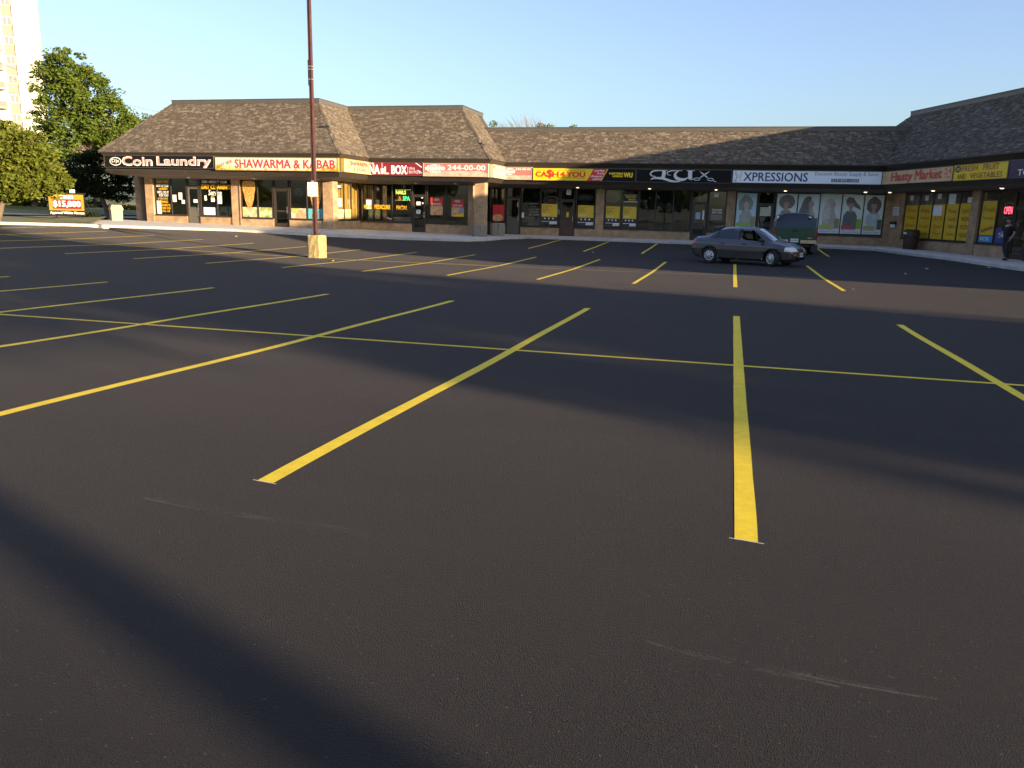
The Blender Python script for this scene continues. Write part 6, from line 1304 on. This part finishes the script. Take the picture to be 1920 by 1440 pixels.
for i, a in enumerate(((30, 386, 62, 22, 13, M_LF1, 'rounded green shrub across the street at far left'), (58, 384, 64, 18, 14, M_LF2, 'paler shrub across the street beside the rounded one'), (88, 388, 66, 24, 11, M_LF3, 'dark low shrub across the street left of the roadside board'), (158, 392, 72, 16, 8, M_LF1, 'small green shrub seen right of the roadside board'), (178, 386, 75, 20, 12, M_LF3, 'dark shrub beyond the street behind the shade tree trunk'), (212, 394, 74, 22, 7, M_LF2, 'low bright shrub behind the shade tree trunk'), (240, 392, 70, 18, 8, M_LF2, 'bright shrub just left of the end pier'), (126, 380, 80, 30, 16, M_LF3, 'tall dark shrub far behind the roadside board'), (5, 375, 80, 35, 22, M_LF1, 'broad green shrub at the left frame edge'), (205, 372, 95, 45, 20, M_LF3, 'dark hedge-like shrub at the back of the lawn'))): shrub(*a, seed=20 + i)
shrub(172, 407, 44.5, 14, 5, M_LF3, 'low dark planting at the foot of the shade tree', seed=41, group=None, size=.1)
# trees on the right, outside the picture, that shade the near stalls
tree('roadside_tree', (47, -9.5, -1.7), [(47, -9.5, 6.2, 4.2, 4.4, 4.4), (46, -6.8, 4.4, 3.2, 2.4, 3.0), (48, -12.2, 4.6, 3.2, 2.2, 3.0), (47, -9, 9.8, 3.2, 3.4, 2.6), (47, -14.5, 8.6, 2.2, 2.4, 2.2), (47, -17, 9.2, 2.4, 2.8, 2.7)], 260, 60, .3, M_LF1, 'leafy tree right of the picture whose shade crosses the near stalls', tr=.35, seed=31, clump=1.0)
tree('roadside_tree', (58, -12.0, -1.7), [(58, -12, 6.5, 4, 3.8, 5), (58, -14.8, 5, 3, 2.4, 3.2), (58, -9.4, 4.5, 3, 2.4, 3.2)], 220, 60, .3, M_LF1, 'second leafy tree farther right, beyond the first one', tr=.35, seed=32, clump=1.0)
tree('tall_tree', (22, -8.22, -1.7), [(22, -8.35, 8.2, 2.6, 2.6, 2.6), (21, -8, 6.8, 1.6, 1.6, 1.4)], 160, 60, .25, M_LF1, 'thick-trunked tree to the right, behind the viewer', tr=.195, seed=33, clump=.8, trunk_top=(22, -8.22, 5.2))
for i, (x, y, h) in enumerate(((-30, -45, 6), (-12, -52, 7), (8, -50, 6.5), (26, -46, 6), (-52, -38, 6.5))):
    tree('street_tree', (x, y, -1.5), [(x, y, h * .75, 5.5, 4.5, h * .62), (x + 3, y, h * .5, 3.5, 3.5, 2.6), (x - 3.5, y + 1, h * .5, 3.5, 3.5, 2.6)], 150, 45, .42, M_LF1, ('first', 'second', 'third', 'fourth', 'fifth')[i] + ' street tree in the row behind the viewer, seen only in reflections', group='street trees behind the viewer', tr=.3, seed=50 + i, clump=1.1)
# ================================================================ apartment tower
tn = V((.69, -.72, 0)).normalized(); tu = V((.72, .69, 0)).normalized(); c_ = at(86, 200, 105); TF = Fr((c_.x, c_.y, 0), tu, tn)
M_TOW = mat('tower_render', (.50, .48, .41), .9, var=.05, vscale=.3); M_SPAN = mat('tower_spandrel', (.22, .195, .17), .9, var=.08); M_BALC = mat('balcony_panel', (.18, .16, .14), .8)
e = empty('apartment_tower', TF.P(-12, -1.5, 0), 0, 'pale high-rise apartment tower with brown balconies at the far left', 'building')
b = MB(); b.fbox(TF, -3.25, 0, -3, 46, -22, 0).fbox(TF, -30, -4.65, -3, 46, -22, 0); b.build('wall', M_TOW, e)
MB().fbox(TF, -4.64, -3.26, -3, 46, -21, -.25).build('recessed_bay', M_SPAN, e)
M_TGL = mat('tower_glass', (.16, .16, .15), .1); M_TFR = mat('tower_window_frame', (.6, .57, .5), .6)
z0 = 12.95 - 2.72 * 5
for k in range(16):
    z = z0 + 2.72 * k
    w_ = MB().fbox(TF, -4.55, -3.35, z + 1.0, z + 2.25, -.248, -.19).build('window', M_TFR, e)
    for a, c in ((-4.48, -4.0), (-3.92, -3.42)): MB().fbox(TF, a, c, z + 1.1, z + 2.15, -.189, -.18).build('pane', M_TGL, w_)
    bl = MB().fbox(TF, -14, -5.05, z, z + .18, .002, 1.5).build('balcony', M_TOW, e)
    b = MB().fbox(TF, -14, -5.05, z + .18, z + 1.0, 1.38, 1.44).fbox(TF, -5.11, -5.05, z + .18, z + 1.0, .01, 1.38); b.build('balcony_panel', M_BALC, bl)
    b = MB().tube([TF.P(-14, z + 1.18, 1.41), TF.P(-5.08, z + 1.18, 1.41)], .03, 5)
    for i in range(9): u = -13.5 + i * .94; b.tube([TF.P(u, z + 1.0, 1.41), TF.P(u, z + 1.18, 1.41)], .02, 4)
    b.build('railing', M_TFR, bl)
    w_ = MB().fbox(TF, -9.6, -6.6, z + .2, z + 2.35, .003, .05).build('window', M_TFR, e); MB().fbox(TF, -9.5, -8.15, z + .3, z + 2.25, .051, .06).build('pane', M_TGL, w_); MB().fbox(TF, -8.05, -6.7, z + .3, z + 2.25, .051, .06).build('pane', M_TGL, w_)
# overhead cables and the pole they hang from, hidden behind the roof
for i, (pa, pb) in enumerate((((-60, 118), (420, 240)), ((-60, 150), (420, 250)), ((-60, 96), (420, 232)))):
    a, c = at(*pa, 66), at(*pb, 86); P = [a.lerp(c, k / 24) - V((0, 0, .9 * math.sin(math.pi * k / 24))) for k in range(25)]
    MB().tube(P, .014, 5).build('overhead_cable', M_BLACK, label=('middle', 'lowest', 'topmost')[i] + ' of three thin overhead cables crossing behind the big tree', cat='cable', group='overhead cables')
c = at(420, 240, 86); MB().tube([(c.x, c.y + .2, -2.7), (c.x, c.y + .2, c.z + .8)], [.17, .12], 10).build('utility_pole', M_BARK, label='wooden utility pole standing behind the shingled roof', cat='pole')
# ---------------------------------------------------------------- shop furnishings seen through the glass
M_CNT = mat('counter_front', (.30, .27, .22), .7); M_CTOP = mat('counter_top', (.42, .40, .36), .5); M_CHAIR = mat('chair_dark', (.03, .03, .032), .7)
def counter(x0, x1, y0, y1, z, h, label):
    e = empty('shop_counter', ((x0 + x1) / 2, (y0 + y1) / 2, z), 0, label, 'counter'); MB().box((x0, y0, z), (x1, y1, z + h)).build('counter_body', M_CNT, e); MB().box((x0 - .04, y0 - .04, z + h), (x1 + .04, y1 + .04, z + h + .04)).build('counter_top', M_CTOP, e)
counter(-27.6, -24.4, 47.6, 48.2, -1.3, 1.05, 'pale counter inside the shop behind the roast meat posters'); counter(-20.6, -19.2, 47.6, 48.1, -1.42, .8, 'low pale desk inside the nail shop window'); counter(-14.0, -11.2, 50.6, 51.2, -1.5, 1.05, 'pale counter just inside the pizza shop window'); counter(-9.8, -6.0, 53, 53.6, -1.5, 1.1, 'counter deep inside the loan shop')
def machine(x, y, z, label):
    e = empty('washing_machine', (x, y, z), 0, label, 'washer', 'washing machines inside the laundry'); MB().box((x - .34, y - .33, z), (x + .34, y + .33, z + 1.05)).build('washer_body', mat('enamel_white', (.62, .64, .64), .4), e); MB().lathe([(.2, -.35), (.2, -.334)], (x, y, z + .52), 18, axis='y').build('washer_door', M_BLACK, e)
for k in range(5): machine(-34.9 + k * .78, 47.5, -1.28, ('first', 'second', 'middle', 'fourth', 'last')[k] + ' from the left of five white washing machines inside the left-end shop')
def chair(x, y, z, label):
    e = empty('waiting_chair', (x, y, z), 0, label, 'chair', 'chairs inside the shops'); MB().box((x - .25, y - .25, z + .42), (x + .25, y + .25, z + .48)).build('seat', M_CHAIR, e); MB().box((x - .25, y + .2, z + .5), (x + .25, y + .26, z + .95)).build('backrest', M_CHAIR, e)
    for a in (-.22, .22):
        for c in (-.22, .22): MB().tube([(x + a, y + c, z), (x + a, y + c, z + .42)], .015, 5).build('leg', M_GALV, e)
chair(-11.5, 50.3, -1.5, 'dark chair inside the pizza shop window'); chair(-21.7, 47.4, -1.42, 'dark chair inside the nail shop window'); chair(-3.9, 50.8, -1.5, 'dark chair inside the salon window, nearer the left'); chair(-3.0, 50.8, -1.5, 'dark chair inside the salon window, nearer the door')
flush_text(); flush_skin()
